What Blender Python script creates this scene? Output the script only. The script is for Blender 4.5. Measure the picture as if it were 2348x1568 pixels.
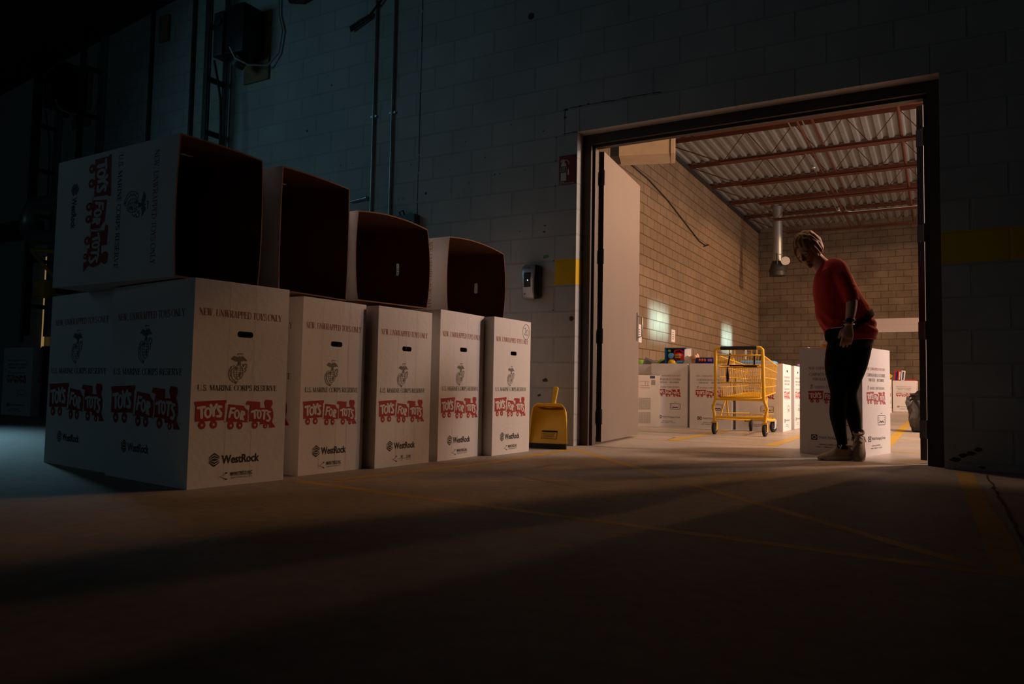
import bpy, bmesh, math, random
from mathutils import Vector, Matrix, noise
random.seed(7)
PI = math.pi
sc = bpy.context.scene
for o in list(bpy.data.objects): bpy.data.objects.remove(o)
C = sc.collection

# ------------------------------------------------------------------ camera, world, light, exposure
cam_d = bpy.data.cameras.new('camera'); cam = bpy.data.objects.new('camera', cam_d); C.objects.link(cam)
cam_d.sensor_fit = 'HORIZONTAL'; cam_d.sensor_width = 36.0; cam_d.lens = 1726.138 / 2348 * 36; cam_d.clip_start = .05
def cam_rot(pitch, yaw, roll):
    cp, sp = math.cos(pitch), math.sin(pitch)
    f = Vector((math.sin(yaw) * cp, math.cos(yaw) * cp, sp))
    r0 = Vector((math.cos(yaw), -math.sin(yaw), 0)); u0 = r0.cross(f)
    r = math.cos(roll) * r0 + math.sin(roll) * u0
    u = -math.sin(roll) * r0 + math.cos(roll) * u0
    return Matrix((r, u, -f)).transposed()
cam.matrix_world = Matrix.Translation((2.4395, -5.2802, .4527)) @ cam_rot(.0578723, -.5160365, .0185323).to_4x4()
sc.camera = cam
sc.view_settings.view_transform = 'Standard'; sc.view_settings.look = 'None'
sc.view_settings.gamma = 1; sc.view_settings.exposure = 0; sc.view_settings.use_curve_mapping = False

w = bpy.data.worlds.new('world'); sc.world = w; w.use_nodes = True
w.node_tree.nodes['Background'].inputs[0].default_value = (.25, .45, .6, 1)
w.node_tree.nodes['Background'].inputs[1].default_value = .0004

def area(name, loc, direction, sx, sy, power, col, spread=180):
    d = bpy.data.lights.new(name, 'AREA'); d.shape = 'RECTANGLE'; d.size = sx; d.size_y = sy
    d.energy = power; d.color = col; d.spread = math.radians(spread)
    o = bpy.data.objects.new(name, d); C.objects.link(o); o.location = loc
    o.rotation_euler = Vector(direction).to_track_quat('-Z', 'Y').to_euler()
    return o
# lights of the place: name, kind, position, direction, (size), power, colour, (spread / cone)
def spot(name, loc, direction, power, col, angle, blend=.5, r=.2):
    d = bpy.data.lights.new(name, 'SPOT'); d.energy = power; d.color = col; d.spot_size = math.radians(angle); d.spot_blend = blend
    d.shadow_soft_size = r
    o = bpy.data.objects.new(name, d); C.objects.link(o); o.location = loc
    o.rotation_euler = Vector(direction).to_track_quat('-Z', 'Y').to_euler()
    return o
def rgb(r, g, b):      # watts per channel -> power and colour
    k = max(r, g, b, 1e-6); return k, (r / k, g / k, b / k)
#LIGHTS
# daylight through the open dock door in the storeroom's right wall
LT = {}
def put(key, fn, name, *a, pw=(1, 1, 1), tail=()):
    p, c = rgb(*pw); LT[key] = fn(name, *a, p, c, *tail)
put('D', area, 'dock_door_daylight', (9.7, 8.0, 1.9), (-1, 0, 0), 7.5, 3.4, pw=(560, 420, 360))
# two bluish strips of sky light through the door windows
put('W', area, 'window_daylight', (9.6, 9.35, 1.78), (-1, 0, 0), 1.1, .55, pw=(4.2, 8.2, 9.6), tail=(2.6,))
put('X', area, 'window_daylight', (9.6, 14.95, 1.78), (-1, 0, 0), 1.0, .6, pw=(4.8, 9.2, 10.8), tail=(2.6,))
# high-bay lamps of the storeroom, cut off upwards: a pale one on the right, orange ones further in and near the door
put('c', spot, 'work_lamp', (4.7, 3.2, 3.3), (0, 0, -1), pw=(760, 535, 440), tail=(177, .06, .3))
put('b', spot, 'high_bay_lamp', (4.4, 5.0, 4.6), (0, 0, -1), pw=(430, 200, 62), tail=(177, .06))
put('h', spot, 'door_lamp', (1.2, 1.3, 4.6), (0, 0, -1), pw=(85, 54, 36), tail=(177, .06))
put('P', spot, 'high_bay_lamp', (5.2, 13.6, 5.05), (0, 0, -1), pw=(950, 510, 270), tail=(177, .06))
# cold daylight of the dark hall, with one added fill lamp
put('H', area, 'hall_daylight', (-4.0, -9.5, 1.9), (.12, 1, .06), 4.0, 2.4, pw=(2.9, 5.3, 6.5))
put('J', area, 'hall_wall_fill', (-5.0, -3.7, 3.4), (2.9, 3.5, -.8), 1.4, 1.0, pw=(1.25, 2.8, 3.5), tail=(100,))  # added fill: brightens the wall above the cartons
put('G', area, 'dock_gap_daylight', (-8.6, -.6, 1.6), (5.6, -1.75, -1.6), .5, .4, pw=(.28, .56, .7), tail=(14,))
#ENDLIGHTS

# ------------------------------------------------------------------ helpers
def mat(name, col, rough=.6, metal=0, emit=None, var=0, vscale=8, bump=0, bscale=60, spec=.4):
    m = bpy.data.materials.new(name); m.use_nodes = True; nt = m.node_tree; b = nt.nodes['Principled BSDF']
    b.inputs['Base Color'].default_value = (*col, 1); b.inputs['Roughness'].default_value = rough
    b.inputs['Metallic'].default_value = metal; b.inputs['Specular IOR Level'].default_value = spec
    if emit:
        b.inputs['Emission Color'].default_value = (*emit[0], 1); b.inputs['Emission Strength'].default_value = emit[1]
    if var or bump:
        tc = nt.nodes.new('ShaderNodeTexCoord')
    if var:
        n = nt.nodes.new('ShaderNodeTexNoise'); n.inputs['Scale'].default_value = vscale; n.inputs['Detail'].default_value = 6
        nt.links.new(tc.outputs['Object'], n.inputs['Vector'])
        mx = nt.nodes.new('ShaderNodeMix'); mx.data_type = 'RGBA'
        mx.inputs[6].default_value = (*[c * (1 - var) for c in col], 1); mx.inputs[7].default_value = (*[min(1, c * (1 + var)) for c in col], 1)
        nt.links.new(n.outputs['Fac'], mx.inputs[0]); nt.links.new(mx.outputs[2], b.inputs['Base Color'])
    if bump:
        n2 = nt.nodes.new('ShaderNodeTexNoise'); n2.inputs['Scale'].default_value = bscale; n2.inputs['Detail'].default_value = 4
        nt.links.new(tc.outputs['Object'], n2.inputs['Vector'])
        bp = nt.nodes.new('ShaderNodeBump'); bp.inputs['Strength'].default_value = bump; bp.inputs['Distance'].default_value = .01
        nt.links.new(n2.outputs['Fac'], bp.inputs['Height']); nt.links.new(bp.outputs[0], b.inputs['Normal'])
    return m

class MB:
    """collects shapes; build() links them as ONE mesh object"""
    def __init__(s): s.v = []; s.f = []; s.m = []; s.sm = []
    def add(s, vs, fs, mi=0, smooth=False):
        b = len(s.v); s.v += [tuple(v) for v in vs]
        for f in fs: s.f.append([b + i for i in f]); s.m.append(mi); s.sm.append(smooth)
        return s
    def box(s, c, d, mi=0, rot=None, taper=1.0):
        hx, hy, hz = d[0] / 2, d[1] / 2, d[2] / 2
        vs = [Vector((x * hx * (taper if z > 0 else 1), y * hy * (taper if z > 0 else 1), z * hz)) for z in (-1, 1) for x, y in ((-1, -1), (1, -1), (1, 1), (-1, 1))]
        if rot is not None: vs = [rot @ v for v in vs]
        vs = [v + Vector(c) for v in vs]
        return s.add(vs, [(3, 2, 1, 0), (4, 5, 6, 7), (0, 1, 5, 4), (1, 2, 6, 5), (2, 3, 7, 6), (3, 0, 4, 7)], mi)
    def rbox(s, c, d, r=.01, mi=0, rot=None):
        """box with chamfered vertical and horizontal edges"""
        bm = bmesh.new(); bmesh.ops.create_cube(bm, size=1)
        for v in bm.verts: v.co = Vector((v.co.x * d[0], v.co.y * d[1], v.co.z * d[2]))
        bmesh.ops.bevel(bm, geom=bm.edges[:], offset=r, segments=3, profile=.5, affect='EDGES')
        bm.verts.index_update()
        vs = [v.co.copy() for v in bm.verts]
        if rot is not None: vs = [rot @ v for v in vs]
        vs = [v + Vector(c) for v in vs]; fs = [[v.index for v in f.verts] for f in bm.faces]; bm.free()
        return s.add(vs, fs, mi, True)
    def tube(s, pts, r, n=8, mi=0, closed=False, cap=True, flat=(1, 1)):
        pts = [Vector(p) for p in pts]; N = len(pts)
        rs = r if isinstance(r, (list, tuple)) else [r] * N
        ring = []; prev = None
        for i, p in enumerate(pts):
            if closed: t = pts[(i + 1) % N] - pts[i - 1]
            else: t = pts[min(i + 1, N - 1)] - pts[max(i - 1, 0)]
            t = t.normalized() if t.length > 1e-9 else Vector((0, 0, 1))
            if prev is None:
                a = Vector((0, 0, 1)) if abs(t.z) < .9 else Vector((1, 0, 0)); nrm = (a - t * a.dot(t)).normalized()
            else:
                nrm = prev - t * prev.dot(t); nrm = nrm.normalized() if nrm.length > 1e-6 else prev
            prev = nrm; bi = t.cross(nrm)
            ring.append([p + (nrm * math.cos(2 * PI * k / n) * flat[0] + bi * math.sin(2 * PI * k / n) * flat[1]) * rs[i] for k in range(n)])
        vs = [v for rg in ring for v in rg]; fs = []
        for i in range(N if closed else N - 1):
            j = (i + 1) % N
            for k in range(n): fs.append((i * n + k, i * n + (k + 1) % n, j * n + (k + 1) % n, j * n + k))
        s.add(vs, fs, mi, True)
        if cap and not closed: s.add(ring[0], [tuple(range(n - 1, -1, -1))], mi); s.add(ring[-1], [tuple(range(n))], mi)
        return s
    def cyl(s, a, b, r, n=16, mi=0, r2=None):
        return s.tube([a, b], [r, r if r2 is None else r2], n, mi)
    def loft(s, rings, mi=0, cap=True, smooth=True):
        n = len(rings[0]); vs = [v for r in rings for v in r]; fs = []
        for i in range(len(rings) - 1):
            for k in range(n): fs.append((i * n + k, i * n + (k + 1) % n, (i + 1) * n + (k + 1) % n, (i + 1) * n + k))
        if cap: fs += [tuple(range(n - 1, -1, -1)), tuple((len(rings) - 1) * n + k for k in range(n))]
        return s.add(vs, fs, mi, smooth)
    def ball(s, c, r, mi=0, n=16, m=10, rot=None):
        r = r if isinstance(r, (tuple, list)) else (r, r, r); vs = []
        for i in range(m + 1):
            th = PI * i / m
            for k in range(n):
                a = 2 * PI * k / n; v = Vector((r[0] * math.sin(th) * math.cos(a), r[1] * math.sin(th) * math.sin(a), r[2] * math.cos(th)))
                vs.append((rot @ v if rot is not None else v) + Vector(c))
        fs = [(i * n + k, (i + 1) * n + k, (i + 1) * n + (k + 1) % n, i * n + (k + 1) % n) for i in range(m) for k in range(n)]
        return s.add(vs, fs, mi, True)
    def prism(s, poly, fr, th, mi=0):
        """extrude a 2D polygon; fr maps (u, v, w) to a point"""
        n = len(poly); vs = [fr(u, v, 0) for u, v in poly] + [fr(u, v, th) for u, v in poly]
        return s.add(vs, [tuple(range(n - 1, -1, -1)), tuple(range(n, 2 * n))] + [(i, (i + 1) % n, n + (i + 1) % n, n + i) for i in range(n)], mi)
    def build(s, name, mats, parent=None, loc=None, rot=None):
        me = bpy.data.meshes.new(name); me.from_pydata([tuple(v) for v in s.v], [], s.f)
        mats = mats if isinstance(mats, (list, tuple)) else [mats]
        for m in mats: me.materials.append(m)
        me.polygons.foreach_set('material_index', s.m); me.polygons.foreach_set('use_smooth', s.sm); me.validate(); me.update()
        o = bpy.data.objects.new(name, me); C.objects.link(o)
        if parent: o.parent = parent
        if loc is not None: o.location = loc
        if rot is not None: o.rotation_euler = rot
        return o
def tag(o, label=None, cat=None, group=None, kind=None):
    if label: o['label'] = label
    if cat: o['category'] = cat
    if group: o['group'] = group
    if kind: o['kind'] = kind
    return o
def empty(name, loc=(0, 0, 0), rz=0, label=None, cat=None, group=None, kind=None):
    o = bpy.data.objects.new(name, None); C.objects.link(o); o.location = loc; o.rotation_euler = (0, 0, rz); o.empty_display_size = .1
    return tag(o, label, cat, group, kind)
def copy_tree(o, parent=None):
    c = o.copy(); C.objects.link(c)
    if parent: c.parent = parent
    for ch in list(o.children): copy_tree(ch, c)
    return c
def structure(o, label=None): return tag(o, label=label, kind='structure')

# ------------------------------------------------------------------ materials
def block_mat(name, axes, c1, c2, mortar, bw=.4, rh=.2, msize=.008, z0=.04, u0=0.0, bumpd=.004, stain=None, band=None, rough=.85, big=.25):
    """concrete block masonry in object space; axes = which object coords are (along, up)"""
    m = bpy.data.materials.new(name); m.use_nodes = True; nt = m.node_tree; L = nt.links.new; N = nt.nodes.new
    b = nt.nodes['Principled BSDF']; b.inputs['Roughness'].default_value = rough; b.inputs['Specular IOR Level'].default_value = .25
    tc = N('ShaderNodeTexCoord'); sp = N('ShaderNodeSeparateXYZ'); L(tc.outputs['Object'], sp.inputs[0])
    cb = N('ShaderNodeCombineXYZ')
    au = N('ShaderNodeMath'); au.operation = 'ADD'; au.inputs[1].default_value = -u0 + 40 * bw; L(sp.outputs[axes[0]], au.inputs[0])
    av = N('ShaderNodeMath'); av.operation = 'ADD'; av.inputs[1].default_value = -z0 + 2 * rh; L(sp.outputs[axes[1]], av.inputs[0])
    L(au.outputs[0], cb.inputs[0]); L(av.outputs[0], cb.inputs[1])
    br = N('ShaderNodeTexBrick'); br.inputs['Scale'].default_value = 1; br.inputs['Brick Width'].default_value = bw; br.inputs['Row Height'].default_value = rh
    br.inputs['Mortar Size'].default_value = msize; br.inputs['Mortar Smooth'].default_value = .3; br.inputs['Bias'].default_value = 0
    br.inputs['Color1'].default_value = (*c1, 1); br.inputs['Color2'].default_value = (*c2, 1); br.inputs['Mortar'].default_value = (*mortar, 1)
    br.offset = .5; L(cb.outputs[0], br.inputs['Vector'])
    no = N('ShaderNodeTexNoise'); no.inputs['Scale'].default_value = 1.3; no.inputs['Detail'].default_value = 8; no.inputs['Roughness'].default_value = .65; L(tc.outputs['Object'], no.inputs['Vector'])
    mp = N('ShaderNodeMapRange'); mp.inputs[1].default_value = .3; mp.inputs[2].default_value = .7; mp.inputs[3].default_value = 1 - big; mp.inputs[4].default_value = 1 + big * .5; L(no.outputs['Fac'], mp.inputs[0])
    mul = N('ShaderNodeMix'); mul.data_type = 'RGBA'; mul.blend_type = 'MULTIPLY'; mul.inputs[0].default_value = 1
    L(br.outputs['Color'], mul.inputs[6]); cc = N('ShaderNodeCombineColor')
    for i in range(3): L(mp.outputs[0], cc.inputs[i])
    L(cc.outputs[0], mul.inputs[7]); col = mul.outputs[2]
    fine = N('ShaderNodeTexNoise'); fine.inputs['Scale'].default_value = 90; fine.inputs['Detail'].default_value = 3; L(tc.outputs['Object'], fine.inputs['Vector'])
    def cmpr(op, out, val):
        n = N('ShaderNodeMath'); n.operation = op; n.inputs[1].default_value = val; L(out, n.inputs[0]); return n.outputs[0]
    def mulm(a, c):
        n = N('ShaderNodeMath'); n.operation = 'MULTIPLY'; L(a, n.inputs[0]); L(c, n.inputs[1]); return n.outputs[0]
    def over(mask, c, src):
        mx = N('ShaderNodeMix'); mx.data_type = 'RGBA'; L(mask, mx.inputs[0]); L(src, mx.inputs[6]); mx.inputs[7].default_value = (*c, 1); return mx.outputs[2]
    if stain:   # chalky blotches with a ragged outline
        sn = N('ShaderNodeTexNoise'); sn.inputs['Scale'].default_value = 2.2; sn.inputs['Detail'].default_value = 12; sn.inputs['Roughness'].default_value = .75; L(tc.outputs['Object'], sn.inputs['Vector'])
        r = N('ShaderNodeMapRange'); r.inputs[1].default_value = .62; r.inputs[2].default_value = .72; r.inputs[4].default_value = .5; L(sn.outputs['Fac'], r.inputs[0])
        col = over(r.outputs[0], stain, col)
    if band:    # painted course(s): (along min, z min, z max, colour)
        k = mulm(cmpr('GREATER_THAN', sp.outputs[axes[0]], band[0]), mulm(cmpr('GREATER_THAN', sp.outputs[axes[1]], band[1]), cmpr('LESS_THAN', sp.outputs[axes[1]], band[2])))
        col = over(k, band[3], col)
    L(col, b.inputs['Base Color'])
    inv = N('ShaderNodeMath'); inv.operation = 'SUBTRACT'; inv.inputs[0].default_value = 1; L(br.outputs['Fac'], inv.inputs[1])
    ad = N('ShaderNodeMath'); ad.operation = 'MULTIPLY_ADD'; L(fine.outputs['Fac'], ad.inputs[0]); ad.inputs[1].default_value = .35; L(inv.outputs[0], ad.inputs[2])
    bp = N('ShaderNodeBump'); bp.inputs['Strength'].default_value = .8; bp.inputs['Distance'].default_value = bumpd; L(ad.outputs[0], bp.inputs['Height']); L(bp.outputs[0], b.inputs['Normal'])
    return m
YEL = (.62, .40, .01)
M = {}
M['hall_block'] = block_mat('painted_block', (0, 2), (.43, .44, .435), (.40, .41, .405), (.36, .37, .365), u0=-.18, band=(-.181, 1.247, 1.447, YEL), bumpd=.0025, big=.2)
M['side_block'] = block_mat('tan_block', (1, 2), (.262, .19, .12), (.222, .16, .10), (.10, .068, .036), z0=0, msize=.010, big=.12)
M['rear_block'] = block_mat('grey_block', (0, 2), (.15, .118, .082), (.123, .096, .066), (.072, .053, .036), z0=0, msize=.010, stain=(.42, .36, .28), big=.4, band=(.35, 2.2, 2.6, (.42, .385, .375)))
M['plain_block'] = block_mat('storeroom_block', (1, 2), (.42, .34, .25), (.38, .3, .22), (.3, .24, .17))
def floor_mat(nm, c0, c1, r0, r1, spec):
    m = bpy.data.materials.new(nm); m.use_nodes = True; nt = m.node_tree; L = nt.links.new; N = nt.nodes.new; b = nt.nodes['Principled BSDF']
    tc = N('ShaderNodeTexCoord')
    n1 = N('ShaderNodeTexNoise'); n1.inputs['Scale'].default_value = .9; n1.inputs['Detail'].default_value = 10; n1.inputs['Roughness'].default_value = .7; L(tc.outputs['Object'], n1.inputs['Vector'])
    rp = N('ShaderNodeValToRGB'); rp.color_ramp.elements[0].position = .3; rp.color_ramp.elements[0].color = (*c0, 1); rp.color_ramp.elements[1].position = .72; rp.color_ramp.elements[1].color = (*c1, 1)
    L(n1.outputs['Fac'], rp.inputs[0])
    n2 = N('ShaderNodeTexNoise'); n2.inputs['Scale'].default_value = 22; n2.inputs['Detail'].default_value = 6; L(tc.outputs['Object'], n2.inputs['Vector'])
    mx = N('ShaderNodeMix'); mx.data_type = 'RGBA'; mx.blend_type = 'OVERLAY'; mx.inputs[0].default_value = .35; L(rp.outputs[0], mx.inputs[6]); L(n2.outputs['Color'], mx.inputs[7])
    hs = N('ShaderNodeHueSaturation'); hs.inputs['Saturation'].default_value = .8; L(mx.outputs[2], hs.inputs['Color']); L(hs.outputs[0], b.inputs['Base Color'])
    mr = N('ShaderNodeMapRange'); mr.inputs[3].default_value = r0; mr.inputs[4].default_value = r1; L(n1.outputs['Fac'], mr.inputs[0]); L(mr.outputs[0], b.inputs['Roughness'])
    bp = N('ShaderNodeBump'); bp.inputs['Strength'].default_value = .15; bp.inputs['Distance'].default_value = .004; L(n2.outputs['Fac'], bp.inputs['Height']); L(bp.outputs[0], b.inputs['Normal'])
    b.inputs['Specular IOR Level'].default_value = spec
    return m
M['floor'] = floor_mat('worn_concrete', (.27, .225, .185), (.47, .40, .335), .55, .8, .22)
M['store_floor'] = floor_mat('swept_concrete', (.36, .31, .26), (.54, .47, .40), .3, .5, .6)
M['line'] = mat('worn_yellow_paint', (.62, .39, .05), .45, var=.3, vscale=14, spec=.6)
M['faded'] = mat('faded_yellow_paint', (.56, .35, .06), .6, var=.35, vscale=11, spec=.25)
M['crack'] = mat('dark_crack', (.06, .05, .04), .9)
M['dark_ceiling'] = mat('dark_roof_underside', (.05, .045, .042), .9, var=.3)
M['deck'] = mat('galvanised_deck', (.25, .26, .265), .6, .1, var=.2, vscale=5)
M['joist'] = mat('red_oxide_steel', (.085, .024, .012), .65, var=.3)
M['frame'] = mat('dark_brown_frame', (.055, .042, .036), .55, var=.2)
M['leaf'] = mat('beige_door_paint', (.19, .148, .12), .5, var=.08, vscale=3)
M['leaf_edge'] = mat('dark_door_edge', (.03, .028, .026), .6)
M['steel'] = mat('bare_steel', (.45, .47, .48), .35, .9)
M['hinge'] = mat('dull_hinge_steel', (.10, .11, .12), .6, .3)
M['galv'] = mat('galvanised_steel', (.42, .45, .46), .42, .75, var=.2, vscale=20)
M['dark_steel'] = mat('dark_steel', (.05, .055, .06), .5, .4)
M['black'] = mat('black_plastic', (.012, .012, .013), .45)
M['rubber'] = mat('black_rubber', (.02, .02, .02), .8)
M['ply'] = mat('plywood', (.22, .15, .08), .8, var=.3, vscale=6)
M['cable'] = mat('cable_sheath', (.02, .02, .02), .6)
M['greycable'] = mat('grey_cable', (.4, .4, .38), .6)
M['beige_metal'] = mat('beige_sheet_metal', (.56, .45, .31), .6, var=.22, vscale=4)
M['white'] = mat('white_board', (.79, .77, .77), .75, var=.05, vscale=5, bump=.12, bscale=40)
M['kraftwhite'] = mat('tan_board', (.60, .53, .45), .8, var=.05, vscale=5)
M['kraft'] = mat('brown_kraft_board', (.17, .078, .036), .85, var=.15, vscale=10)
M['fold'] = mat('pressed_fold', (.42, .41, .40), .8)
M['red'] = mat('red_ink', (.42, .028, .018), .7, var=.1)
M['ink'] = mat('black_ink', (.02, .02, .02), .7)
M['greyink'] = mat('grey_ink', (.17, .16, .15), .7)
M['redink'] = mat('thin_red_ink', (.36, .06, .04), .7)
M['yellow'] = mat('yellow_powder_coat', (.78, .46, .02), .42, var=.1)
M['yplastic'] = mat('yellow_plastic', (.72, .44, .02), .4, var=.15, vscale=6)
M['paper'] = mat('white_paper', (.78, .76, .74), .7)

# ------------------------------------------------------------------ 2D lettering
def seg(x0, y0, x1, y1, wd):
    dx, dy = x1 - x0, y1 - y0; l = math.hypot(dx, dy) or 1; nx, ny = -dy / l * wd / 2, dx / l * wd / 2
    return [(x0 - nx, y0 - ny), (x1 - nx, y1 - ny), (x1 + nx, y1 + ny), (x0 + nx, y0 + ny)]
def arc(cx, cy, rx, ry, a0, a1, wv, wh, n=12):
    """band along an ellipse; wv = width at the sides, wh = width at top and bottom"""
    out = []; P = []
    for i in range(n + 1):
        a = math.radians(a0 + (a1 - a0) * i / n); c, s_ = math.cos(a), math.sin(a); wd = wh + (wv - wh) * c * c
        P.append(((cx + (rx - wd / 2) * c, cy + (ry - wd / 2) * s_), (cx + (rx + wd / 2) * c, cy + (ry + wd / 2) * s_)))
    for i in range(n): out.append([P[i][0], P[i][1], P[i + 1][1], P[i + 1][0]])
    return out
TK, TN, SF = .13, .05, .045
def SV(x, y0, y1, wd=TK, s0=True, s1=True):   # stem with serifs
    o = [seg(x, y0, x, y1, wd)]
    if s0: o.append(seg(x - wd * 1.15, y0 + SF / 2, x + wd * 1.15, y0 + SF / 2, SF))
    if s1: o.append(seg(x - wd * 1.15, y1 - SF / 2, x + wd * 1.15, y1 - SF / 2, SF))
    return o
G = {
 'N': (.80, SV(.14, 0, 1, TN) + SV(.66, 0, 1, TN, False) + [seg(.12, 1, .66, 0, TK)]),
 'E': (.66, SV(.16, 0, 1) + [seg(.1, .03, .6, .03, TN), seg(.1, .97, .58, .97, TN), seg(.16, .52, .46, .52, TN), seg(.59, 0, .59, .22, TN), seg(.57, .8, .57, 1, TN), seg(.45, .42, .45, .62, TN)]),
 'W': (1.02, [seg(.1, 1, .3, 0, TK), seg(.3, 0, .5, .95, TN), seg(.46, 1, .68, 0, TK), seg(.68, 0, .92, 1, TN), seg(0, .975, .24, .975, SF), seg(.36, .975, .6, .975, SF), seg(.8, .975, 1.02, .975, SF)]),
 'U': (.80, SV(.16, .28, 1, TK, False) + SV(.66, .28, 1, TN, False) + arc(.41, .3, .29, .3, 180, 360, .09, .06)),
 'R': (.78, SV(.16, 0, 1) + arc(.36, .74, .24, .26, -90, 90, TK, TN) + [seg(.16, .97, .36, .97, TN), seg(.16, .5, .36, .5, TN), seg(.38, .5, .68, 0, TK), seg(.6, .022, .78, .022, SF)]),
 'A': (.78, [seg(.12, 0, .38, 1, TN), seg(.36, 1, .64, 0, TK), seg(.2, .34, .54, .34, TN), seg(.02, .022, .24, .022, SF), seg(.5, .022, .78, .022, SF)]),
 'P': (.66, SV(.16, 0, 1) + arc(.34, .72, .26, .28, -90, 90, TK, TN) + [seg(.16, .97, .34, .97, TN), seg(.16, .46, .34, .46, TN)]),
 'D': (.78, SV(.16, 0, 1) + arc(.3, .5, .42, .5, -90, 90, TK, TN, 14) + [seg(.1, .97, .3, .97, TN), seg(.1, .03, .3, .03, TN)]),
 'T': (.68, SV(.34, 0, 1, TK, True, False) + [seg(.04, .97, .64, .97, TN), seg(.05, .76, .05, 1, TN), seg(.63, .76, .63, 1, TN)]),
 'O': (.82, arc(.41, .5, .36, .5, 0, 360, TK, TN, 20)),
 'Y': (.74, [seg(.1, 1, .37, .45, TK), seg(.66, 1, .37, .45, TN), seg(0, .975, .24, .975, SF), seg(.52, .975, .76, .975, SF)] + SV(.37, 0, .5, TK, True, False)),
 'S': (.58, arc(.29, .74, .22, .26, 20, 270, .09, .07) + arc(.29, .25, .23, .26, -160, 90, .1, .07) + [seg(.5, .72, .5, .95, TN), seg(.07, .05, .07, .28, TN)]),
 'L': (.64, SV(.16, 0, 1) + [seg(.1, .03, .58, .03, TN), seg(.57, 0, .57, .24, TN)]),
 'M': (.96, SV(.14, 0, 1, TN) + SV(.82, 0, 1, TK) + [seg(.12, 1, .46, .05, TK), seg(.46, .05, .8, 1, TN)]),
 'I': (.36, SV(.18, 0, 1)),
 'C': (.72, arc(.4, .5, .35, .5, 40, 320, TK, TN, 16) + [seg(.66, .7, .66, .96, TN), seg(.66, .06, .66, .26, TN)]),
 'V': (.76, [seg(.1, 1, .38, 0, TK), seg(.38, 0, .66, 1, TN), seg(0, .975, .24, .975, SF), seg(.54, .975, .78, .975, SF)]),
 'B': (.70, SV(.16, 0, 1) + arc(.34, .75, .23, .25, -90, 90, TK, TN) + arc(.34, .26, .29, .27, -90, 90, TK, TN) + [seg(.1, .97, .34, .97, TN), seg(.16, .51, .34, .51, TN), seg(.1, .03, .34, .03, TN)]),
 'G': (.80, arc(.4, .5, .35, .5, 40, 330, TK, TN, 16) + [seg(.66, .7, .66, .96, TN), seg(.69, .04, .69, .42, TK), seg(.55, .42, .8, .42, SF)]),
 'H': (.82, SV(.16, 0, 1) + SV(.66, 0, 1) + [seg(.16, .5, .66, .5, TN)]),
 '1': (.40, SV(.2, 0, 1)),
 ',': (.26, [[(.08, 0), (.2, .12), (.2, 0), (.1, -.16)]]), '.': (.26, [[(.06, 0), (.06, .13), (.19, .13), (.19, 0)]]), ' ': (.34, []),
}
def serif(txt, u0, u1, v, h):
    tot = sum(G[c][0] for c in txt); k = (u1 - u0) / tot; x = 0; out = []
    for c in txt:
        for p in G[c][1]: out.append([(u0 + (x + a) * k, v + b * h) for a, b in p])
        x += G[c][0]
    return out
_sans = {}
def sans(txt, u0, u1, v, h, bold=0.0):
    """built-in font outlined to polygons and fitted to a box (v = baseline, h = cap height)"""
    key = (txt, bold)
    if key not in _sans:
        cu = bpy.data.curves.new('t', 'FONT'); cu.body = txt; cu.size = 1; cu.offset = bold; cu.resolution_u = 3
        ob = bpy.data.objects.new('t', cu); C.objects.link(ob)
        dg = bpy.context.evaluated_depsgraph_get(); me = bpy.data.meshes.new_from_object(ob.evaluated_get(dg))
        _sans[key] = [[(me.vertices[i].co.x, me.vertices[i].co.y) for i in p.vertices] for p in me.polygons]
        bpy.data.objects.remove(ob); bpy.data.curves.remove(cu); bpy.data.meshes.remove(me)
    P = _sans[key]
    x0 = min(a for p in P for a, b in p); x1 = max(a for p in P for a, b in p); hh = .72
    return [[(u0 + (a - x0) / (x1 - x0) * (u1 - u0), v + b / hh * h) for a, b in p] for p in P]
def polystroke(pts, wd):
    o = []
    for i in range(len(pts) - 1):
        o.append(seg(*pts[i], *pts[i + 1], wd))
    for x, y in pts: o.append([(x + wd / 2 * math.cos(a * PI / 4), y + wd / 2 * math.sin(a * PI / 4)) for a in range(8)])
    return o
def ell(cx, cy, rx, ry, n=20): return [(cx + rx * math.cos(2 * PI * i / n), cy + ry * math.sin(2 * PI * i / n)) for i in range(n)]
def star(cx, cy, r, tw=.3): return [(cx + (r if i % 2 == 0 else r * .42) * math.cos(PI / 2 + tw + i * PI / 5) * .8, cy + (r if i % 2 == 0 else r * .42) * math.sin(PI / 2 + tw + i * PI / 5)) for i in range(10)]
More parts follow.
